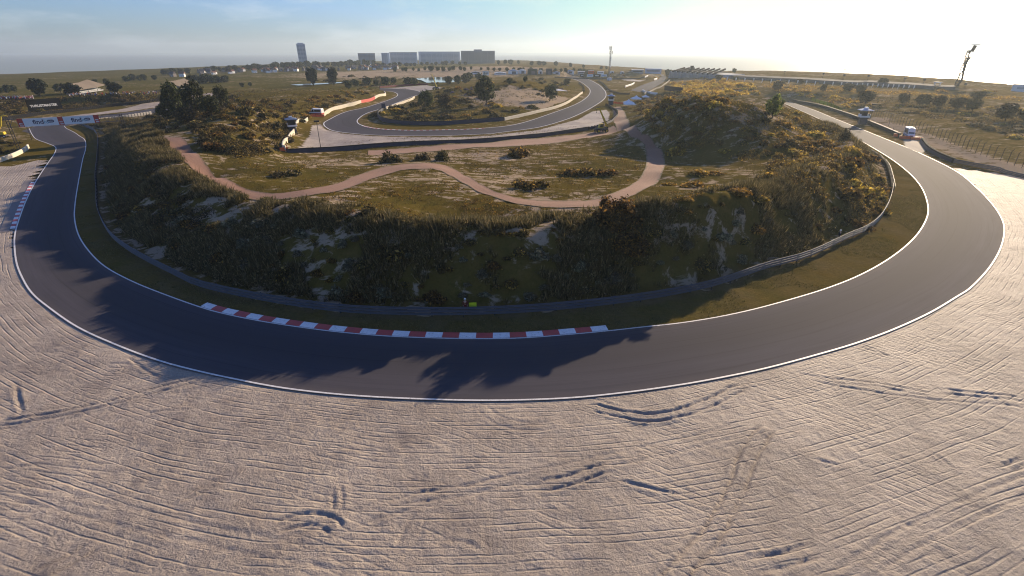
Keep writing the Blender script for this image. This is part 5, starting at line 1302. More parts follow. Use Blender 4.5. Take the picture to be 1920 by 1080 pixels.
# ------------------------------------------------------------------ machines
def wheel(parent, c, r, w, hub=None):
    t = MB(); n = 18
    prof = [(r * .55, -w / 2), (r * .93, -w / 2), (r, -w * .35), (r, w * .35), (r * .93, w / 2), (r * .55, w / 2)]
    V = [(rr * math.cos(2 * math.pi * i / n), yy, rr * math.sin(2 * math.pi * i / n)) for rr, yy in prof for i in range(n)]
    t.add(V, [(a * n + i, a * n + (i + 1) % n, ((a + 1) % 6) * n + (i + 1) % n, ((a + 1) % 6) * n + i) for a in range(6) for i in range(n)])
    o_ = t.build('wheel', rubber, parent, c, smooth=True)
    MB().tube((0, -w * .38, 0), (0, w * .38, 0), r * .56, n=14).build('rim', hub or whitep, o_)
    return o_
def telehandler(label, p, rz, elev, length, jib=1.0):
    o = thing('telehandler', label, 'crane', p, rz)
    MB().cbox((0, 0, 1.15), (4.6, 1.9, 0.8), 0.12).cbox((-1.7, 0, 1.7), (1.1, 1.7, 0.5), 0.1).build('chassis', dsteel, o)
    cab = MB(); cab.yprism([(-0.9, 1.5), (0.9, 1.5), (0.75, 2.2), (0.45, 2.9), (-0.8, 2.9)], -0.95, 0.1); c_ = cab.build('cab', yellowp, o)
    MB().yprism([(-0.7, 1.9), (0.78, 1.9), (0.66, 2.2), (0.42, 2.75), (-0.65, 2.75)], -0.99, 0.13).build('cab_window', glass, c_)
    for x in (-1.55, 1.55):
        for y in (-1.0, 1.0): wheel(o, (x, y, 0.68), 0.68, 0.5, yellowp)
    piv = Vector((-1.9, 0.55, 1.9)); d = Vector((math.cos(elev), 0, math.sin(elev)))
    MB().beam(piv, piv + d * length * .55, 0.46, 0.56).build('boom', yellowp, o)
    MB().beam(piv + d * length * .50, piv + d * length, 0.32, 0.40).build('boom_extension', yellowp, o)
    e = piv + d * length
    j = MB().beam(e - d * 0.2, e + Vector((jib, 0, -0.1)), 0.3, 0.3).build('jib', yellowp, o)
    MB().tube(e + Vector((jib * .9, 0, -.1)), e + Vector((jib * .9, 0, -1.3)), 0.05, n=5).ball(e + Vector((jib * .9, 0, -1.4)), 0.14).build('hook', dsteel, j)
    MB().tube(piv + Vector((1.6, 0, -.7)), piv + d * length * .36 + Vector((0, 0, -.2)), 0.09).build('lift_ram', steel, o)
    return o
p = G(1127, 248.5); telehandler('yellow telehandler with a long raised boom by the far gravel bed', p, math.pi + 0.35, R(60), height_to(p, 207) / math.sin(R(60)) * 0.86)
p = G(817, 168); telehandler('small yellow telehandler before the bright pond', p, 2.4, R(62), 9.0)
p = G(1162, 158); 
# boom lift at the far left edge
p = G(5, 258); bl_ = thing('boom_lift', 'yellow boom lift raised behind the wall at the left edge', 'boom lift', p, 0.3)
MB().cbox((0, 0, 0.75), (3.0, 1.8, 0.6), 0.1).build('chassis', dsteel, bl_)
MB().cbox((0, 0, 1.5), (2.3, 1.6, 0.85), 0.12).build('turntable', yellowp, bl_)
for x in (-1.0, 1.0):
    for y in (-0.85, 0.85): wheel(bl_, (x, y, 0.45), 0.45, 0.32)
ht = height_to(p, 217)
MB().beam((-0.8, 0, 1.8), (0.9, 0, ht * .55), 0.32, 0.36).build('lower_boom', yellowp, bl_)
MB().beam((0.9, 0, ht * .53), (2.0, 0, ht - 0.2), 0.28, 0.32).build('upper_boom', yellowp, bl_)
MB().chain([(2.0, 0, ht - .2), (2.8, 0, ht), (3.8, 0, ht - .3)], [0.2, 0.18, 0.14]).build('jib', yellowp, bl_)
mb = MB(); mb.box((4.1, 0, ht - 1.2), (0.9, 1.5, 0.08))
for x in (3.68, 4.52):
    for y in (-.7, .7): mb.tube((x, y, ht - 1.2), (x, y, ht - .2), 0.04, n=5)
for z in (ht - .7, ht - .2): mb.tube((3.68, -.7, z), (4.52, -.7, z), .04, n=5).tube((3.68, .7, z), (4.52, .7, z), .04, n=5).tube((4.52, -.7, z), (4.52, .7, z), .04, n=5).tube((3.68, -.7, z), (3.68, .7, z), .04, n=5)
mb.build('basket', dsteel, bl_)

def van(label, p, rz, body, lower, length=5.6, h=2.5, name='rescue_van', cat='van'):
    o = thing(name, label, cat, p, rz); w = 2.0; L2 = length / 2
    prof = [(-L2, 0.45), (-L2, h - 0.25), (-L2 + 0.15, h), (L2 - 1.9, h), (L2 - 1.55, h - 0.12), (L2 - 0.95, 1.35), (L2 - 0.1, 1.12), (L2, 0.95), (L2, 0.45)]
    bm_ = bmesh.new(); me = MB().yprism(prof, -w / 2, w / 2).mesh('body'); bm_.from_mesh(me)
    bmesh.ops.bevel(bm_, geom=[e for e in bm_.edges], offset=0.07, segments=2, affect='EDGES'); bm_.to_mesh(me); bm_.free()
    bo = link('body', me, body, o)
    MB().yprism([(-L2 - .01, 0.44), (-L2 - .01, 1.0), (L2 - 1.0, 1.0), (L2 - .12, 0.86), (L2 + .01, 0.8), (L2 + .01, 0.44)], -w / 2 - .012, w / 2 + .012).build('lower_panel', lower, o)
    MB().yprism([(L2 - 1.62, h - 0.25), (L2 - 1.02, 1.42), (L2 - 0.96, 1.42), (L2 - 1.55, h - 0.22)], -w / 2 + .14, w / 2 - .14).build('windscreen', glass, o)
    for y in (-1, 1):
        MB().yprism([(L2 - 2.5, 1.38), (L2 - 1.25, 1.38), (L2 - 1.70, h - .32), (L2 - 2.5, h - .32)], y * (w / 2 + .012) - .01, y * (w / 2 + .012) + .01).build('side_window', glass, o)
        MB().yprism([(-L2 + .5, 1.45), (L2 - 2.7, 1.45), (L2 - 2.7, h - .42), (-L2 + .5, h - .42)], y * (w / 2 + .012) - .01, y * (w / 2 + .012) + .01).build('side_window', glass, o)
        MB().cbox((L2 - .02, y * .72, .82), (.12, .36, .2), .03).build('headlight', whitep, o)
        MB().cbox((L2 - 1.25, y * (w / 2 + .16), 1.45), (.14, .26, .3), .04).build('mirror', dsteel, o)
    MB().cbox((L2 + .02, 0, .5), (.2, w - .1, .25), .05).build('bumper', dsteel, o)
    MB().box((L2 + .0, 0, .78), (.06, .9, .2)).build('grille', dsteel, o)
    MB().cbox((L2 - 1.9, 0, h + .07), (.3, 1.2, .14), .04).build('light_bar', bluep, o)
    for x in (-L2 + 1.1, L2 - 1.0):
        for y in (-w / 2 + .02, w / 2 - .02): wheel(o, (x, y, .38), .38, .26)
    return o
p = G(594, 216); van('red and white rescue van parked behind red barriers at the far corner', p, math.pi * 0.93, whitep, redp, 6.0, 2.7)
p = G(1703, 257); van('white lorry like van facing the track behind orange barriers', p, face_cam(p) - math.pi / 2 + 0.25, whitep, bluep, 6.4, 3.1)

def water_barrier(label, p, rz, group=None, first=[None]):
    if first[0] is None:
        o = thing('water_barrier', label, 'barrier', p, rz, group)
        mb = MB().yprism([(-.25, 0), (.25, 0), (.22, .25), (.10, .45), (.09, .9), (-.09, .9), (-.10, .45), (-.22, .25)], -1.0, 1.0); mb.build('barrier_body', orangep, o)
        for y in (-.6, .6): MB().tube((0, y, .89), (0, y, .97), .09, n=10).build('filler_cap', redp, o)
        first[0] = o; return o
    return dup(first[0], p, rz, 1.0, label, group)
for u, v, lab in ((1681,256,'orange water barrier hidden half behind the dark barrier end'), (1692,260,'orange water barrier in front of the white van nose'), (1699,260.5,'orange water barrier under the white van bumper'), (1714,262,'orange water barrier on the right side of the slip road'), (1722,262,'orange water barrier nearest the tyre wall by the slip road'),
                  (574,219,'red orange barrier leftmost in the row by the rescue van'), (587,219,'red orange barrier before the rescue van nose'), (597,219,'red orange barrier below the rescue van door'), (604,219,'red orange barrier at the start of the pale wall'),
                  (1152,194,'orange barrier left of the marquees'), (1159,195,'orange barrier in the middle of the row left of the marquees'), (1166,195,'orange barrier nearest the marquees'), (533,283,'red barrier at the left end of the navy wall')):
    p = G(u, v); water_barrier(lab, p, face_cam(p) + math.pi / 2 + 0.15)

# marshal towers
def marshal_tower(label, p, rz, hgt, roofm):
    o = thing('marshal_tower', label, 'marshal tower', p, rz); s = hgt / 5.2
    for x in (-1, 1):
        for y in (-1, 1): MB().tube((x * 1.1, y * 1.1, -.3), (x * 1.0, y * 1.0, 4.2), .07, n=6).build('leg', dsteel, o)
    MB().cbox((0, 0, 1.0), (1.9, 1.9, 1.9), .05).build('base_hut', navy, o)
    MB().box((0, 0, 2.05), (2.7, 2.7, .12)).build('platform', dsteel, o)
    MB().box((0, -1.3, 2.45), (2.6, .06, .5)).build('front_panel', whitep, o)
    for x in (-1.3, 1.3): MB().box((x, 0, 2.65), (.06, 2.6, 1.0)).build('side_panel', whitep, o)
    MB().box((0, 1.0, 3.0), (2.2, .08, 1.8)).build('back_panel', dsteel, o)
    rf = MB().box((0, 0, 4.3), (3.6, 3.6, .16)); rf.add([(-1.8, -1.8, 4.4), (1.8, -1.8, 4.4), (1.8, 1.8, 4.4), (-1.8, 1.8, 4.4), (-.5, -.5, 4.85), (.5, -.5, 4.85), (.5, .5, 4.85), (-.5, .5, 4.85)], [(0, 1, 5, 4), (1, 2, 6, 5), (2, 3, 7, 6), (3, 0, 4, 7), (4, 5, 6, 7)])
    r_ = rf.build('roof', roofm, o); MB().cbox((0, 0, 5.05), (.95, .95, .4), .05).build('roof_box', whitep, r_)
    o.scale = (s, s, s); return o
slate = plain('slate_blue', (0.11, 0.15, 0.22), 0.5, 0, 0.1, 0.6)
for u, v, vt, lab, rm in ((550,250,218,'dark marshal tower with white side panels by the left end of the pale wall', slate), (1145,197,176,'small marshal tower with a violet roof beside the distant bend', bluep), (1616,233,201,'pale blue marshal tower beside the right hand straight', bluep)):
    p = G(u, v); marshal_tower(lab, p, face_cam(p) + (0.35 if u > 1500 else 0.1), height_to(p, vt), rm)
# marker board, thin poles
p = G(720, 210); o = thing('marker_board', 'small navy marker board on the bend of the island barrier', 'sign', p, face_cam(p)); ht = height_to(p, 194)
MB().box((0, 0, ht * .72), (1.7, .1, ht * .55)).build('board', navy, o)
for x in (-.6, .6): MB().tube((x, .08, -.3), (x, .08, ht * .9), .05, n=6).build('post', steel, o)
def pole(label, u, v, vt, name='lamp_pole', r=0.09, head='lamp'):
    p = G(u, v); h_ = height_to(p, vt); o = thing(name, label, 'pole', p, face_cam(p))
    MB().tube((0, 0, -.4), (0, 0, h_), r, r * .6, n=7).build('shaft', dsteel, o)
    if head == 'lamp': MB().cbox((0, -.1, h_ + .1), (r * 14, r * 4, r * 4), .03).build('lamp_head', dsteel, o)
    else: MB().cbox((0, 0, h_), (r * 9, r * 6, r * 9), .05).build('loudspeaker', dsteel, o)
    return o
pole('thin tall pole standing at the navy wall near the left gravel bed', 602.5, 284, 228, r=.10)
pole('tall pole right of the pale blue marshal tower', 1628, 234, 196, r=.12)
pole('pole behind the white van by the catch fence', 1666, 236, 214, r=.08)
for u, v, vt, lab in ((1542,147,138,'leftmost short loudspeaker pole on the coastal dune'), (1581,150,141,'loudspeaker pole under the left tall floodlight'), (1626,152,142,'loudspeaker pole between the two tall floodlights'), (1731,157,149,'loudspeaker pole on the dune left of the twisted tower'), (1809,163,157,'loudspeaker pole just right of the twisted tower'), (1695,155,147,'loudspeaker pole under the right tall floodlight')):
    pole(lab, u, v, vt, 'loudspeaker_pole', .16, 'box')
for u, v, vt, lab in ((1579,150,130,'left tall thin floodlight pole on the coastal dune'), (1692,156,138,'right tall thin floodlight pole on the coastal dune'), (1470,143,134,'thin short floodlight pole above the low grandstand'), (60,262,228,'thin pole left of the banner gantry')):
    pole(lab, u, v, vt, 'floodlight_pole', .10)

# ------------------------------------------------------------------ marquees, canopies and paddock
def marquee(label, p, w, h, rz=0.0, m_=canvas):
    o = thing('marquee', label, 'tent', p, rz); e = h * .55
    V = [(-w / 2, -w / 2, e), (w / 2, -w / 2, e), (w / 2, w / 2, e), (-w / 2, w / 2, e), (-w * .14, -w * .14, e + (h - e) * .55), (w * .14, -w * .14, e + (h - e) * .55), (w * .14, w * .14, e + (h - e) * .55), (-w * .14, w * .14, e + (h - e) * .55), (0, 0, h)]
    mb = MB().add(V, [(0, 1, 5, 4), (1, 2, 6, 5), (2, 3, 7, 6), (3, 0, 4, 7), (4, 5, 8), (5, 6, 8), (6, 7, 8), (7, 4, 8)])
    for a, b_ in ((0, 1), (1, 2), (2, 3), (3, 0)):
        q0, q1 = V[a], V[b_]; mb.add([q0, q1, (q1[0], q1[1], e - .35), (q0[0], q0[1], e - .35)], [(0, 1, 2, 3)])
    mb.build('canopy', m_, o)
    for q in V[:4]: MB().tube((q[0] * .96, q[1] * .96, -.3), (q[0] * .96, q[1] * .96, e), .05, n=6).build('leg', steel, o)
    return o
for u, v, w, lab in ((1192,192,5.0,'white marquee farthest back of the group beside the dirt road'), (1178,199,4.6,'white marquee in the middle of the group beside the dirt road'), (1180,203,5.0,'white marquee nearest the dirt road'), (1210,186,3.4,'small pale marquee at the right behind the bushes')):
    p = G(u, v); marquee(lab, p, w, w * .72, face_cam(p) + .3)
p = G(1050, 177); o = thing('shelter', 'pale pointed shelter roof on the dune island', 'shelter', p, face_cam(p) + .2)
MB().add([(-5, 0, 2.4), (4.5, -1, 2.0), (-2, 4, 3.2), (-5, 0, 2.28), (4.5, -1, 1.88), (-2, 4, 3.08)], [(0, 1, 2), (5, 4, 3), (0, 3, 4, 1), (1, 4, 5, 2), (2, 5, 3, 0)]).build('canopy', canvas, o)
for q in ((-4.8, .1, 2.4), (4.2, -.8, 2.0), (-2, 3.8, 3.1)): MB().tube((q[0], q[1], -.4), q, .07, n=6).build('leg', steel, o)
def sail_stand(label, ua, va, ub, vb, vtops):
    A_, B_ = G(ua, va), G(ub, vb); L_ = math.hypot(B_[0] - A_[0], B_[1] - A_[1]); o = thing('canopy_stand', label, 'grandstand', A_, heading(A_, B_)); n = len(vtops); V = []
    hs = [height_to(A_ + (B_ - A_) * i / (n - 1), t) for i, t in enumerate(vtops)]
    fr = [h_ * .48 for h_ in hs]
    mb = MB(); V = [(L_ * i / (n - 1), 0, fr[i]) for i in range(n)] + [(L_ * i / (n - 1), 9, hs[i]) for i in range(n)]
    V += [(x, y, z - .12) for x, y, z in V]
    F = []
    for i in range(n - 1): F += [(i, i + 1, n + i + 1, n + i), (3 * n + i, 3 * n + i + 1, 2 * n + i + 1, 2 * n + i), (2 * n + i, 2 * n + i + 1, i + 1, i), (n + i, n + i + 1, 3 * n + i + 1, 3 * n + i)]
    F += [(0, n, 3 * n, 2 * n), (n - 1, 3 * n - 1, 4 * n - 1, 2 * n - 1)]
    mb.add(V, F).build('canvas_roof', beige, o)
    for i in range(n):
        MB().tube((L_ * i / (n - 1), .2, -.5), (L_ * i / (n - 1), .2, fr[i]), .12, n=6).build('post', dsteel, o)
        MB().tube((L_ * i / (n - 1), 8.8, -.5), (L_ * i / (n - 1), 8.8, hs[i]), .12, n=6).build('post', dsteel, o)
    st = MB()
    for k in range(4): st.box((L_ / 2, 2.2 + k * 1.4, .3 + k * .28), (L_ * .94, 1.4, .6 + k * .55))
    st.build('seating', greymetal, o)
sail_stand('beige sail canopy stand on the plain behind the black billboard', 149, 177, 202, 173, (161, 158, 157, 152.5))
sail_stand('beige sail canopy stand partly hidden by the big leafy tree pair', 340, 170, 374, 166, (154, 151, 147.5))

def block(name, label, cat, p, rz, w, d, h, mat, roofm=None, parts=(), pitch=0.0):
    o = thing(name, label, cat, p, rz)
    MB().box((0, d / 2, h / 2 - .5), (w, d, h + 1)).build('wall', mat, o)
    if pitch: MB().yprism([(-w / 2 - .3, h - .05), (w / 2 + .3, h - .05), (0, h + pitch)], -.3, d + .3).build('roof', roofm or mat, o)
    elif roofm: MB().cbox((0, d / 2, h + .15), (w + .4, d + .4, .3), .06).build('roof', roofm, o)
    for nm, c, s_, m_ in parts: MB().box(c, s_).build(nm, m_, o)
    return o
pad = [(892,139,18,134,'white long hospitality tent at the left end of the paddock',canvas,greymetal), (911,141,12,133.5,'white cabin with dark windows in the paddock',whitep,greymetal), (938,140,22,135,'low white tent roof right of the cabin with dark windows',canvas,canvas),
       (962,139,18,130,'blue roofed marquee in the paddock',whitep,bluep), (979,138,14,129.5,'white marquee between the blue roofed one and the dark box',canvas,canvas), (998,140,18,129,'dark green box building in the paddock',plain('dark_green',(0.035,0.045,0.030),0.7,0,0.15,0.2),dsteel),
       (1013,139,8,131,'white gabled tent right of the dark green box',canvas,canvas), (1029,140,11,128.5,'dark grey pavilion in the paddock',plain('slate_grey',(0.06,0.06,0.06),0.7,0,0.15,0.2),dsteel), (1043,139,14,134,'pale lilac tent right of the dark grey pavilion',canvas,bluep),
       (1068,138,16,131,'white and green marquee in the paddock',canvas,bluep), (1092,139,18,134,'grey lorry awning in the paddock',greymetal,whitep), (1108,139,10,132,'orange and white lorry in the paddock',orangep,whitep), (1126,139,12,134,'white lorry behind the hoardings',whitep,canvas),
       (1147,137,8,133,'small white tent beside the foot of the mast',canvas,canvas), (1166,138,7,134,'round white tent right of the mast',canvas,canvas), (1195,137,22,131,'pale flat roofed hall right of the mast',greymetal,canvas), (1224,138,30,129,'long pale blue pit building beyond the distant bend',bluep,bluep)]
for u, v, wp, vt, lab, m_, rm in pad:
    p = G(u, v); w = wp * depth(p) / FPX; h_ = max(2.2, height_to(p, vt)); gable = 'tent' in lab or 'marquee' in lab
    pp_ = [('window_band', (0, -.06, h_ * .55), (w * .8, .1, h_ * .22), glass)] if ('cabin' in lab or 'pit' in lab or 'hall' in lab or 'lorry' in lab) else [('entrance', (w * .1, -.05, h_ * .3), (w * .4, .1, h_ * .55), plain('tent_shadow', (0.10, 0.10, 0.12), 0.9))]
    block('lorry' if 'lorry' in lab else 'tent' if gable else 'building', lab, 'lorry' if 'lorry' in lab else 'tent' if gable else 'building', p, face_cam(p), w, w * .6, h_ * (.68 if gable else .95), m_, rm, pp_, h_ * .34 if gable else 0)
for i, (u, m_) in enumerate(((1093, black), (1106, whitep), (1119, black), (1132, whitep))):
    p = G(u, 145); w = 11.5 * depth(p) / FPX; h_ = height_to(p, 139.5)
    o = thing('hoarding', ('black hoarding left in the infield row', 'white hoarding between two black ones', 'black hoarding right of the white one', 'white hoarding at the right end of the row')[i], 'hoarding', p, face_cam(p))
    MB().box((0, 0, h_ / 2 + .2), (w, .12, h_ - .2)).build('board', m_, o)
    MB().box((0, -.09, h_ / 2 + .2), (w * .6, .04, h_ * .22)).build('logo_strip', whitep if m_ is black else bluep, o)
    for x in (-w * .4, w * .4): MB().tube((x, .15, -.4), (x, .15, h_), .08, n=6).build('post', dsteel, o)
A_, B_ = G(1245, 172), G(1279, 174); w = math.hypot(B_[0] - A_[0], B_[1] - A_[1])
o = thing('billboard', 'dark brown billboard seen from behind above the right dune thicket', 'billboard', A_, heading(A_, B_)); h_ = height_to(A_, 160.5)
MB().box((w / 2, 0, h_ * .62), (w, .2, h_ * .75)).build('board', brownb, o)
for f in (.05, .35, .65, .95): MB().box((w * f, .2, h_ * .45), (.18, .18, h_ * 1.1)).build('post', dsteel, o)

# ------------------------------------------------------------------ far buildings
def facade(name, label, u0, u1, v, vt, D, base_z, mat, band, storeys, depth_m, turn=0.0, cat='apartment block', ends=None, top=None, gaps=1):
    """apartment block standing at distance D (measured along the ground) between photograph columns u0 and u1"""
    def at(u):
        d = ray(u, v); t = D / math.hypot(d[0], d[1]); return np.array([d[0] * t, d[1] * t, base_z])
    A_, B_ = at(u0), at(u1); w = math.hypot(B_[0] - A_[0], B_[1] - A_[1]); h_ = height_to((A_ + B_) / 2, vt)
    o = thing(name, label, cat, A_, heading(A_, B_) + turn)
    MB().box((w / 2, depth_m / 2, h_ / 2 - 3), (w, depth_m, h_ + 6)).build('wall', mat, o)
    sh = (h_ - 2) / storeys
    for k in range(storeys):
        z = 1.2 + k * sh
        MB().box((w / 2, -.12, z + sh * .50), (w * .94, .3, sh * .44)).build('window_band', band, o)
        MB().box((w / 2, -.75, z + sh * .08), (w * .95, 1.5, sh * .14)).build('gallery', mat, o)
    n = max(3, int(w / 12))
    for i in range(n + 1): MB().box((w * (.03 + .94 * i / n), -.8, h_ / 2), (.7, 1.62, h_ - 1.5)).build('pier', mat, o)
    MB().cbox((w / 2, depth_m / 2, h_ + .4), (w + .8, depth_m + .8, .8), .1).build('roof', greymetal, o)
    if ends:
        for x in ends: MB().box((w * x, -.9, h_ / 2), (4.0, 2.4, h_ + 1.6)).build('end_wall', whitep, o)
    if top: MB().box((w * top[0], depth_m / 2, h_ + top[2] / 2), (w * top[1], depth_m * .6, top[2])).build('roof_house', mat, o)
    return o
fa = plain('grey_render', (0.62, 0.64, 0.67), 0.8, 0, 0.08, 0.02); fb = plain('dark_render', (0.30, 0.295, 0.30), 0.8, 0, 0.10, 0.02); fw = plain('far_window', (0.30, 0.35, 0.41), 0.4, 0, 0.25, 0.15)
fc = plain('pale_render', (0.64, 0.66, 0.68), 0.8, 0, 0.08, 0.02)
t = facade('apartment_tower', 'tall grey apartment tower standing alone on the skyline', 562, 578, 124, 83, 1120, -1, fa, fw, 17, 22, 0.0, 'tower', top=(.5, .7, 2.5))
facade('apartment_block', 'small dark grey block right of the tower', 674, 705, 122, 100.5, 1180, 0, fb, fw, 9, 16, 0.05)
facade('apartment_block', 'narrow block with white end wall beside the long pale blocks', 717, 730, 122, 100, 1170, 0, fa, fw, 12, 14, ends=[.98])
facade('apartment_block', 'left long grey block of the seafront row', 732, 783, 120, 98.5, 1200, 0, fa, fw, 10, 14)
facade('apartment_block', 'right long pale block of the seafront row with white end wall', 787, 863, 120, 97.5, 1215, 0, fc, fw, 10, 14, ends=[.01])
facade('apartment_block', 'broad dark brown block at the right end of the seafront row', 865, 928, 118, 96, 1150, 4, fb, plain('brown_window', (0.20, 0.195, 0.20), 0.4, 0, 0.2, 0.1), 11, 18, top=(.5, .24, 3.4))

# village houses: one of each kind, then copies
tile = plain('roof_tile', (0.14, 0.07, 0.05), 0.8, 0, 0.15, 0.2); tile2 = plain('slate_tile', (0.075, 0.072, 0.078), 0.8, 0, 0.15, 0.2)
def house(p, rz, wallm, roofm, label, group):
    o = thing('house', label, 'house', p, rz, group)
    MB().box((0, 4, 2.3), (9, 8, 6.6)).build('wall', wallm, o)
    r_ = MB().add([(-4.9, -.5, 5.5), (4.9, -.5, 5.5), (4.9, 8.5, 5.5), (-4.9, 8.5, 5.5), (-4.9, 4, 9.4), (4.9, 4, 9.4)], [(0, 1, 5, 4), (2, 3, 4, 5), (0, 4, 3), (1, 2, 5), (3, 2, 1, 0)]).build('roof', roofm, o)
    MB().box((2.6, 4.6, 9.3), (.8, .8, 1.8)).build('chimney', tile, r_)
    for x in (-2.6, 2.6): MB().box((x, -.04, 3.4), (1.8, .12, 1.5)).build('window', fw, o)
    MB().box((0, -.04, 1.3), (1.1, .12, 2.3)).build('door', fw, o)
    return o
H1 = house(G(341, 144), .2, whitep, tile, 'white house with a red roof in the group on the left plain', None)
H1.scale = (.6, .6, .6)
H2 = house(G(322, 144), -.2, plain('grey_brick', (0.17, 0.15, 0.14), 0.9), tile2, 'grey house with a dark roof in the group on the left plain', None)
rh = np.random.default_rng(5)
for i in range(62):
    u = 372 + 330 * rh.random(); v = 139 - (u - 372) / 330 * 10 + rh.uniform(-3, 2); p = G(u, v)
    if math.hypot(p[0], p[1]) > 1500: continue
    red = rh.random() < .4
    dup(H1 if red else H2, p, rh.uniform(0, 6.28), rh.uniform(.42, .66), 'small far village house with a ' + ('red' if red else 'dark') + ' roof in front of the tree row', 'village houses with ' + ('red' if red else 'dark') + ' roofs')
for i in range(30):
    u = rh.uniform(690, 745); v = rh.uniform(123, 131); p = G(u, v); red = rh.random() < .5
    dup(H1 if red else H2, p, rh.uniform(0, 6.28), rh.uniform(.35, .6), 'tiny far house with a ' + ('red' if red else 'dark') + ' roof below the narrow block', 'houses below the narrow block with ' + ('red' if red else 'dark') + ' roofs')

H2.scale = (.6, .6, .6)
# low grandstand and its long neighbour
A_, B_ = G(1252, 147), G(1360, 148.5); w = math.hypot(B_[0] - A_[0], B_[1] - A_[1]); h_ = height_to((A_ + B_) / 2, 128)
gs = thing('grandstand', 'large grandstand with a slatted brown roof on the right skyline', 'grandstand', A_, heading(A_, B_))
MB().yprism([(w * .0, -1), (w, -1), (w * .97, h_ * .62), (w * .03, h_ * .74)], 0, 26).build('seating_block', greymetal, gs)
nb = 9
for k in range(nb): MB().beam((w * (.10 + .80 * k / nb), -1.5, h_ * (.74 - .1 * k / nb)), (w * (.04 + .80 * k / nb), 18, h_ * 1.06), 1.1, 1.3).build('roof_beam', brownb, gs)
for k in range(nb): MB().box((w * (.10 + .80 * k / nb), 10, h_ * (.86 - .08 * k / nb)), (w * .055, 16, .5)).build('roof_panel', beige, gs)
for k in range(14): MB().box((w * (.04 + .92 * k / 13), -.35, h_ * .30), (.7, .8, h_ * .62)).build('pier', fb, gs)
for k in range(3): MB().box((w / 2, -.5, h_ * (.12 + .17 * k)), (w * .93, .6, h_ * .05)).build('balcony', greymetal, gs)
MB().box((w * .34, 6, h_ * 1.1), (2.2, 2.2, 4)).build('roof_house', brownb, gs)
L = ground_line([(1352,147),(1440,151),(1540,157),(1640,161),(1730,167),(1790,170)], 6)
L[:, 2] = hz(L[:, 0], L[:, 1])
ls = thing('grandstand', 'very long low grey grandstand running along the coastal dune', 'grandstand', L[len(L) // 2]); Q = L - np.array(ls.location)
hh = [height_to(q, 147 + 18 * i / (len(L) - 1) - 5.5) for i, q in enumerate(L)]; hm_ = float(np.median(hh))
MB().sweep(Q, [(-1, -1), (-1, hm_), (-14, hm_ * 1.25), (-14, -1)]).build('seating_block', plain('weathered_slate', (0.035, 0.037, 0.045), 0.95, 0, 0.2, 0.05), ls)
for k in range(4): MB().sweep(Q, [(-.9 + .5, hm_ * (.2 + .2 * k)), (-.9 + .5, hm_ * (.25 + .2 * k)), (-1.02, hm_ * (.25 + .2 * k)), (-1.02, hm_ * (.2 + .2 * k))]).build('seat_row', greymetal, ls)
fm = MB().box((0, 0, 3.2), (.5, .5, 7.4)).mesh('shaft'); fm.materials.append(whitep)
bmn = MB().add([(.3, 0, 6.7), (1.5, .15, 6.6), (1.4, -.1, 2.3), (.3, 0, 2.2), (.3, .08, 6.7), (1.5, .23, 6.6), (1.4, -.02, 2.3), (.3, .08, 2.2)], [(0, 1, 2, 3), (7, 6, 5, 4), (0, 4, 5, 1), (2, 6, 7, 3), (1, 5, 6, 2), (3, 7, 4, 0)]).mesh('banner'); bmn.materials.append(whitep)
flag0 = None
for i, u in enumerate(list(np.linspace(1362, 1560, 13)) + list(np.linspace(1576, 1712, 15))):
    v = 152.5 + (u - 1362) * 0.043; p = G(u, v); s_ = 7.5 * depth(p) / FPX / 7.0
    lab = 'white banner pole in the row before the long low grandstand'
    if flag0 is None:
        flag0 = thing('banner_pole', lab, 'banner', p, face_cam(p), 'white banner poles before the long grandstand', s_); link('shaft', fm, None, flag0); link('banner', bmn, None, flag0)
    else: dup(flag0, p, face_cam(p), s_, lab)
p = G(1757, 163); o = thing('portal', 'white portal frame at the right end of the banner poles', 'gate', p, face_cam(p)); s_ = 8.5 * depth(p) / FPX
for x in (-.55, .35): MB().box((x * s_, 0, s_ * .4), (s_ * .16, .6, s_ * 1.1)).build('post', whitep, o)
MB().box((-.1 * s_, 0, s_ * .92), (s_ * 1.5, .6, s_ * .2)).build('beam', whitep, o)
p = G(1912, 172); block('building', 'low grey hut at the right end of the coastal dune', 'building', p, face_cam(p), 9 , 6, height_to(p, 159), fa, greymetal, [('window', (0, -.05, 2.2), (4, .12, 1.2), fw)])

# lattice mast
p = G(1141, 151); h_ = height_to(p, 85); o = thing('radio_mast', 'tall lattice radio mast with aerials above the infield', 'mast', p, 0.4)
mb = MB(); n = 16; bw = h_ * .028
for i in range(3):
    a = 2 * math.pi * i / 3; mb.tube((bw * math.cos(a), bw * math.sin(a), -.5), (bw * .8 * math.cos(a), bw * .8 * math.sin(a), h_ * .97), h_ * .0045, n=5)
for k in range(n):
    for i in range(3):
        a0 = 2 * math.pi * i / 3; a1 = 2 * math.pi * (i + 1) / 3; z0, z1 = h_ * .97 * k / n, h_ * .97 * (k + 1) / n
        mb.tube((bw * math.cos(a0), bw * math.sin(a0), z0), (bw * math.cos(a1), bw * math.sin(a1), z1), h_ * .0028, n=4, cap=False)
        mb.tube((bw * math.cos(a0), bw * math.sin(a0), z1), (bw * math.cos(a1), bw * math.sin(a1), z1), h_ * .0028, n=4, cap=False)
mb.build('lattice', plain('mast_steel', (0.13, 0.13, 0.14), 0.5, 0.4, 0.1), o)
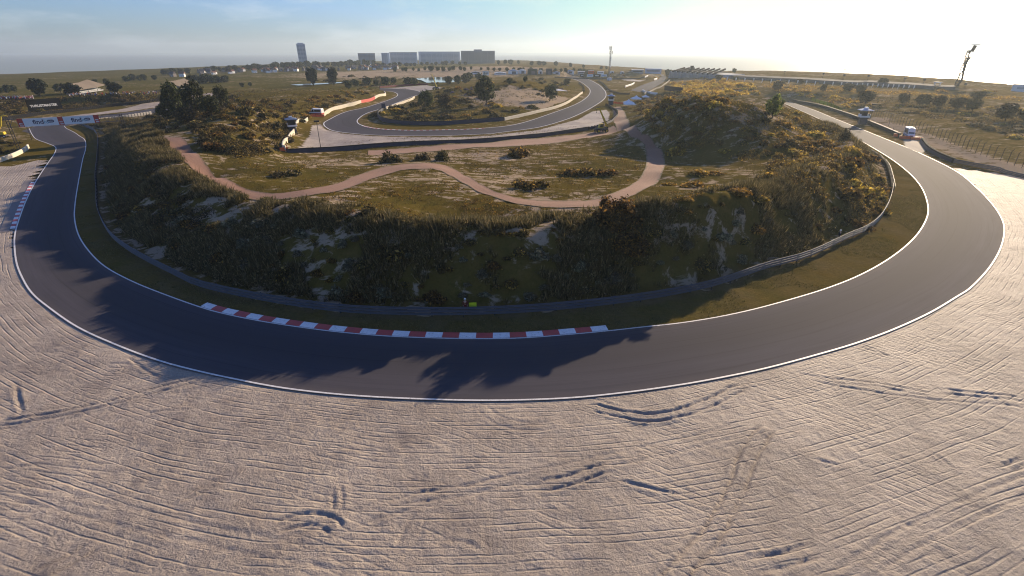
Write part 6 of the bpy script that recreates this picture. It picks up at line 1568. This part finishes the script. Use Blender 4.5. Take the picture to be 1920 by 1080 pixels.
for i in range(3):
    a = 2 * math.pi * i / 3 + .5; MB().cbox((bw * 1.7 * math.cos(a), bw * 1.7 * math.sin(a), h_ * .93), (h_ * .014, h_ * .014, h_ * .11), .05).build('aerial', whitep, o)
    MB().cbox((bw * 1.7 * math.cos(a + 1), bw * 1.7 * math.sin(a + 1), h_ * .80), (h_ * .014, h_ * .014, h_ * .09), .05).build('aerial', dsteel, o)
for z in (.60, .66, .40): MB().tube((0, -bw, h_ * z), (0, -bw * 1.8, h_ * z), h_ * .016, n=12).build('dish', fa, o)
MB().tube((0, 0, h_ * .95), (0, 0, h_), h_ * .003, n=5).build('rod', dsteel, o)
MB().cbox((1.5, 1, 1), (4, 3, 3), .1).build('equipment_hut', fa, o)

# twisted observation tower
p = G(1794, 161); h_ = height_to(p, 83); o = thing('observation_tower', 'twisted lattice tower with a platform on the right skyline', 'tower', p, face_cam(p))
rusty = plain('dark_rust', (0.085, 0.065, 0.052), 0.7, 0.2, 0.15, 0.1)
mb = MB(); lat = lambda f, a: (h_ * .05 * math.sin(2 * math.pi * f * 1.0 + a) * (1 - .3 * f) , h_ * .05 * math.cos(2 * math.pi * f * 1.0 + a), h_ * f)
for a in (0, 2.1, 4.2):
    pts = [lat(f, a) for f in np.linspace(-.02, .86, 22)]; mb.chain(pts, [h_ * .011] * 22, 5)
for k in range(11):
    f = k * .078
    for a in (0, 2.1, 4.2): mb.tube(lat(f, a), lat(f + .078, a + 2.1 - .49), h_ * .0065, n=4, cap=False)
mb.build('lattice', rusty, o)
rb = MB(); sp = [(-.005, .0, 0), (.055, 0, .12), (.060, 0, .20), (.035, 0, .32), (.028, 0, .40), (.018, 0, .50), (.022, 0, .60), (.060, 0, .70)]
V = []; F = []
for i, (x, y, z) in enumerate(sp):
    wd = h_ * (.022 if i < 4 else .030); V += [(x * h_ - wd, -h_ * .055, z * h_), (x * h_ + wd, -h_ * .055, z * h_), (x * h_ + wd, -h_ * .045, z * h_), (x * h_ - wd, -h_ * .045, z * h_)]
for i in range(len(sp) - 1):
    for k in range(4): F.append((i * 4 + k, i * 4 + (k + 1) % 4, i * 4 + 4 + (k + 1) % 4, i * 4 + 4 + k))
F += [(3, 2, 1, 0), (len(V) - 4, len(V) - 3, len(V) - 2, len(V) - 1)]
rb.add(V, F).build('stair_ribbon', rusty, o)
M_ = Matrix.Rotation(.22, 3, 'Y')
MB().box((.07 * h_, 0, .90 * h_), (.075 * h_, .08 * h_, .15 * h_), M=M_).build('cabin', rusty, o)
MB().box((.085 * h_, 0, .99 * h_), (.19 * h_, .16 * h_, .016 * h_)).build('platform', fa, o)

# ------------------------------------------------------------------ people
skin = plain('skin', (0.42, 0.25, 0.18), 0.6, 0, 0.05)
def skinned(name, verts, edges, radii, mat, parent):
    me = bpy.data.meshes.new(name); me.from_pydata(verts, edges, [])
    o = bpy.data.objects.new(name, me); COL.objects.link(o); o.parent = parent; me.materials.append(mat)
    sk = o.modifiers.new('skin', 'SKIN'); sk.use_smooth_shade = True
    for i, r_ in enumerate(radii):
        d = me.skin_vertices[0].data[i]; d.radius = (r_, r_ * .8) if not hasattr(r_, '__len__') else r_; d.use_root = (i == 0)
    o.modifiers.new('smooth', 'SUBSURF').levels = 1; o.modifiers['smooth'].render_levels = 1
    return o
def person(label, p, rz, suit, helmet, arms='down', stripes=None):
    o = thing('person', label, 'person', p, rz)
    hip, kn, an = .98, .52, .09
    hands = {'down': ((-.26, -.06, .86), (.26, -.10, .86)), 'hold': ((-.20, -.34, 1.06), (.26, -.36, 1.10))}[arms]
    elb = {'down': ((-.29, .03, 1.14), (.29, .02, 1.14)), 'hold': ((-.30, -.04, 1.14), (.31, -.04, 1.15))}[arms]
    V = [(0, 0, hip), (0, .01, 1.20), (0, 0, 1.42), (0, -.01, 1.53), (0, -.02, 1.66), (0, -.02, 1.75)]; E = [(0, 1), (1, 2), (2, 3), (3, 4), (4, 5)]; Rr = [(.165, .12), (.15, .11), (.18, .11), .062, (.092, .105), (.075, .085)]
    for s_, el, ha in ((-1, elb[0], hands[0]), (1, elb[1], hands[1])):
        b_ = len(V); V += [(s_ * .21, 0, 1.42), el, ha]; E += [(2, b_), (b_, b_ + 1), (b_ + 1, b_ + 2)]; Rr += [.072, .052, .036]
        b_ = len(V); V += [(s_ * .11, 0, .88), (s_ * .13, -.03, kn), (s_ * .14, .02, an), (s_ * .16, -.16, .05)]; E += [(0, b_), (b_, b_ + 1), (b_ + 1, b_ + 2), (b_ + 2, b_ + 3)]; Rr += [.098, .068, .048, .042]
    body = skinned('body', V, E, Rr, skin, o)
    # overalls follow the body
    V2 = [(0, 0, hip), (0, .01, 1.20), (0, 0, 1.42), (0, -.005, 1.49)]; E2 = [(0, 1), (1, 2), (2, 3)]; R2 = [(.185, .14), (.172, .13), (.2, .13), .085]
    for s_, el, ha in ((-1, elb[0], hands[0]), (1, elb[1], hands[1])):
        cu = tuple(el[i] + (ha[i] - el[i]) * .82 for i in range(3))
        b_ = len(V2); V2 += [(s_ * .215, 0, 1.42), el, cu]; E2 += [(2, b_), (b_, b_ + 1), (b_ + 1, b_ + 2)]; R2 += [.088, .07, .055]
        b_ = len(V2); V2 += [(s_ * .11, 0, .88), (s_ * .13, -.03, kn), (s_ * .14, .01, .16)]; E2 += [(0, b_), (b_, b_ + 1), (b_ + 1, b_ + 2)]; R2 += [.115, .088, .075]
    skinned('overalls', V2, E2, R2, suit, o)
    if helmet is not None: MB().ball((0, -.01, 1.72), .135, 14, 9, (1, 1.1, .95)).build('helmet', helmet, o, smooth=True); MB().box((0, -.13, 1.70), (.17, .05, .07)).build('visor', glass, o)
    else: MB().ball((0, .01, 1.75), .105, 12, 8, (1, 1.1, .75)).build('hair', dsteel, o, smooth=True)
    # face and fingers
    MB().ball((0, -.125, 1.66), .018, 6, 5, (1, 1.3, 1.2)).build('nose', skin, o)
    for s_, ha in ((-1, hands[0]), (1, hands[1])):
        mb = MB(); h0 = Vector(ha)
        for q in range(4): mb.chain([h0 + Vector((-.028 + q * .018, -.01, -.03)), h0 + Vector((-.03 + q * .02, -.035, -.08 - .008 * (q in (1, 2)))), h0 + Vector((-.028 + q * .018, -.02, -.12 - .01 * (q in (1, 2))))], [.011, .009, .007], 6)
        mb.chain([h0 + Vector((s_ * -.03, -.01, -.01)), h0 + Vector((s_ * -.055, -.035, -.05)), h0 + Vector((s_ * -.05, -.05, -.08))], [.012, .010, .008], 6)
        mb.build('fingers', skin, o)
    if stripes:
        mb = MB()
        for s_ in (-.085, .085): mb.cbox((s_, -.135, 1.30), (.035, .02, .22), .004)
        mb.cbox((0, -.13, 1.10), (.24, .02, .035), .004); mb.build('reflective_tape', stripes, o)
    return o
maroon = plain('maroon_cloth', (0.16, 0.018, 0.02), 0.85, 0, 0.15, 6.0); dark_cloth = plain('dark_cloth', (0.025, 0.025, 0.030), 0.85, 0, 0.2, 6.0)
tape = plain('orange_tape', (0.72, 0.30, 0.18), 0.5)
lime = plain('lime_flag', (0.55, 0.62, 0.02), 0.7, 0, 0.05, 3.0)
def ground_at(x, y): return np.array([x, y, float(hz(x, y))])
p = P(872, 588, 0.0); p = ground_at(p[0], p[1] + 0.6)
person('marshal in maroon overalls and white helmet behind the front guard rail', p, 0.06, maroon, whitep, 'hold', tape)
fl = thing('flag_board', 'bright lime yellow board resting on the front guard rail beside the marshal', 'flag', p + np.array([.62, -.55, .95]), 0.05)
V = []; F = []
for i in range(7):
    for j in range(5): V.append((i * .14 - .12, .02 * math.sin(i * .9 + j), j * .15))
F = [(i * 5 + j, i * 5 + 5 + j, i * 5 + 6 + j, i * 5 + 1 + j) for i in range(6) for j in range(4)]
fm_ = MB().add(V, F).build('flag_cloth', lime, fl); sm = fm_.modifiers.new('thickness', 'SOLIDIFY'); sm.thickness = .015
MB().tube((-.13, 0, -.15), (-.13, 0, .75), .014, n=6).build('flag_stick', dsteel, fl)
p = P(1574, 440, 0.9); person('marshal in black with a white helmet on the shaded right bank', ground_at(p[0], p[1]), 0.5, dark_cloth, whitep, 'down')
p = G(1673, 249); person('person in black by the catch fence, farther from the white van', p, -.4, dark_cloth, None)
p = G(1684, 255); person('person in black by the catch fence, nearest the white van', p, -.4, dark_cloth, None)

# crowd on the left bank: small standing figures nobody could count
rc = np.random.default_rng(3); mb = MB(); cm = []
cols = [plain('crowd_' + n_, c_, .9) for n_, c_ in (('red', (.30, .03, .03)), ('white', (.6, .6, .6)), ('dark', (.03, .03, .04)), ('blue', (.06, .09, .25)), ('tan', (.3, .2, .13)))]
me = None; faces_mat = []
for k in range(230):
    u = rc.uniform(-10, 66) if k < 120 else rc.uniform(128, 300); v = (187 if k < 120 else 181.5 - (u - 128) * .027) + rc.uniform(-2.5, 1.5); p = G(u, v); n0 = len(mb.f)
    a = rc.uniform(0, 6.28); c_, s_ = math.cos(a), math.sin(a); h_ = rc.uniform(.95, 1.1)
    mb.chain([(p[0] - .1 * c_, p[1] - .1 * s_, p[2] - .1), (p[0] - .06 * c_, p[1] - .06 * s_, p[2] + .85 * h_)], [.07, .10], 5)
    mb.chain([(p[0] + .1 * c_, p[1] + .1 * s_, p[2] - .1), (p[0] + .06 * c_, p[1] + .06 * s_, p[2] + .85 * h_)], [.07, .10], 5); n1 = len(mb.f)
    mb.chain([(p[0], p[1], p[2] + .8 * h_), (p[0], p[1], p[2] + 1.2 * h_), (p[0], p[1], p[2] + 1.5 * h_)], [.17, .2, .1], 7); n2 = len(mb.f)
    mb.ball((p[0], p[1], p[2] + 1.62 * h_), .12, 7, 5); n3 = len(mb.f)
    faces_mat += [2] * (n1 - n0) + [int(rc.integers(0, 5))] * (n2 - n1) + [4] * (n3 - n2)
me = mb.mesh('crowd')
for m_ in cols: me.materials.append(m_)
me.polygons.foreach_set('material_index', np.array(faces_mat, np.int32))
tag(link('crowd', me, None), 'spectators in mixed clothes on the bank behind the left straight', 'crowd', kind='stuff')

# ------------------------------------------------------------------ the air
hm = bpy.data.materials.new('air'); hm.use_nodes = True
nt = hm.node_tree; nt.nodes.clear()
pv = nt.nodes.new('ShaderNodeVolumePrincipled'); out = nt.nodes.new('ShaderNodeOutputMaterial')
pv.inputs['Color'].default_value = (0.70, 0.83, 0.92, 1); pv.inputs['Density'].default_value = 0.00016; pv.inputs['Anisotropy'].default_value = 0.42
nt.links.new(pv.outputs[0], out.inputs['Volume'])
hb = MB(); hb.box((0, 3300, 50), (14000, 7600, 2 * 75)); 
haze = hb.build('haze', hm, kind='stuff')
haze['label'] = 'pale sea haze lying over the whole dune landscape'
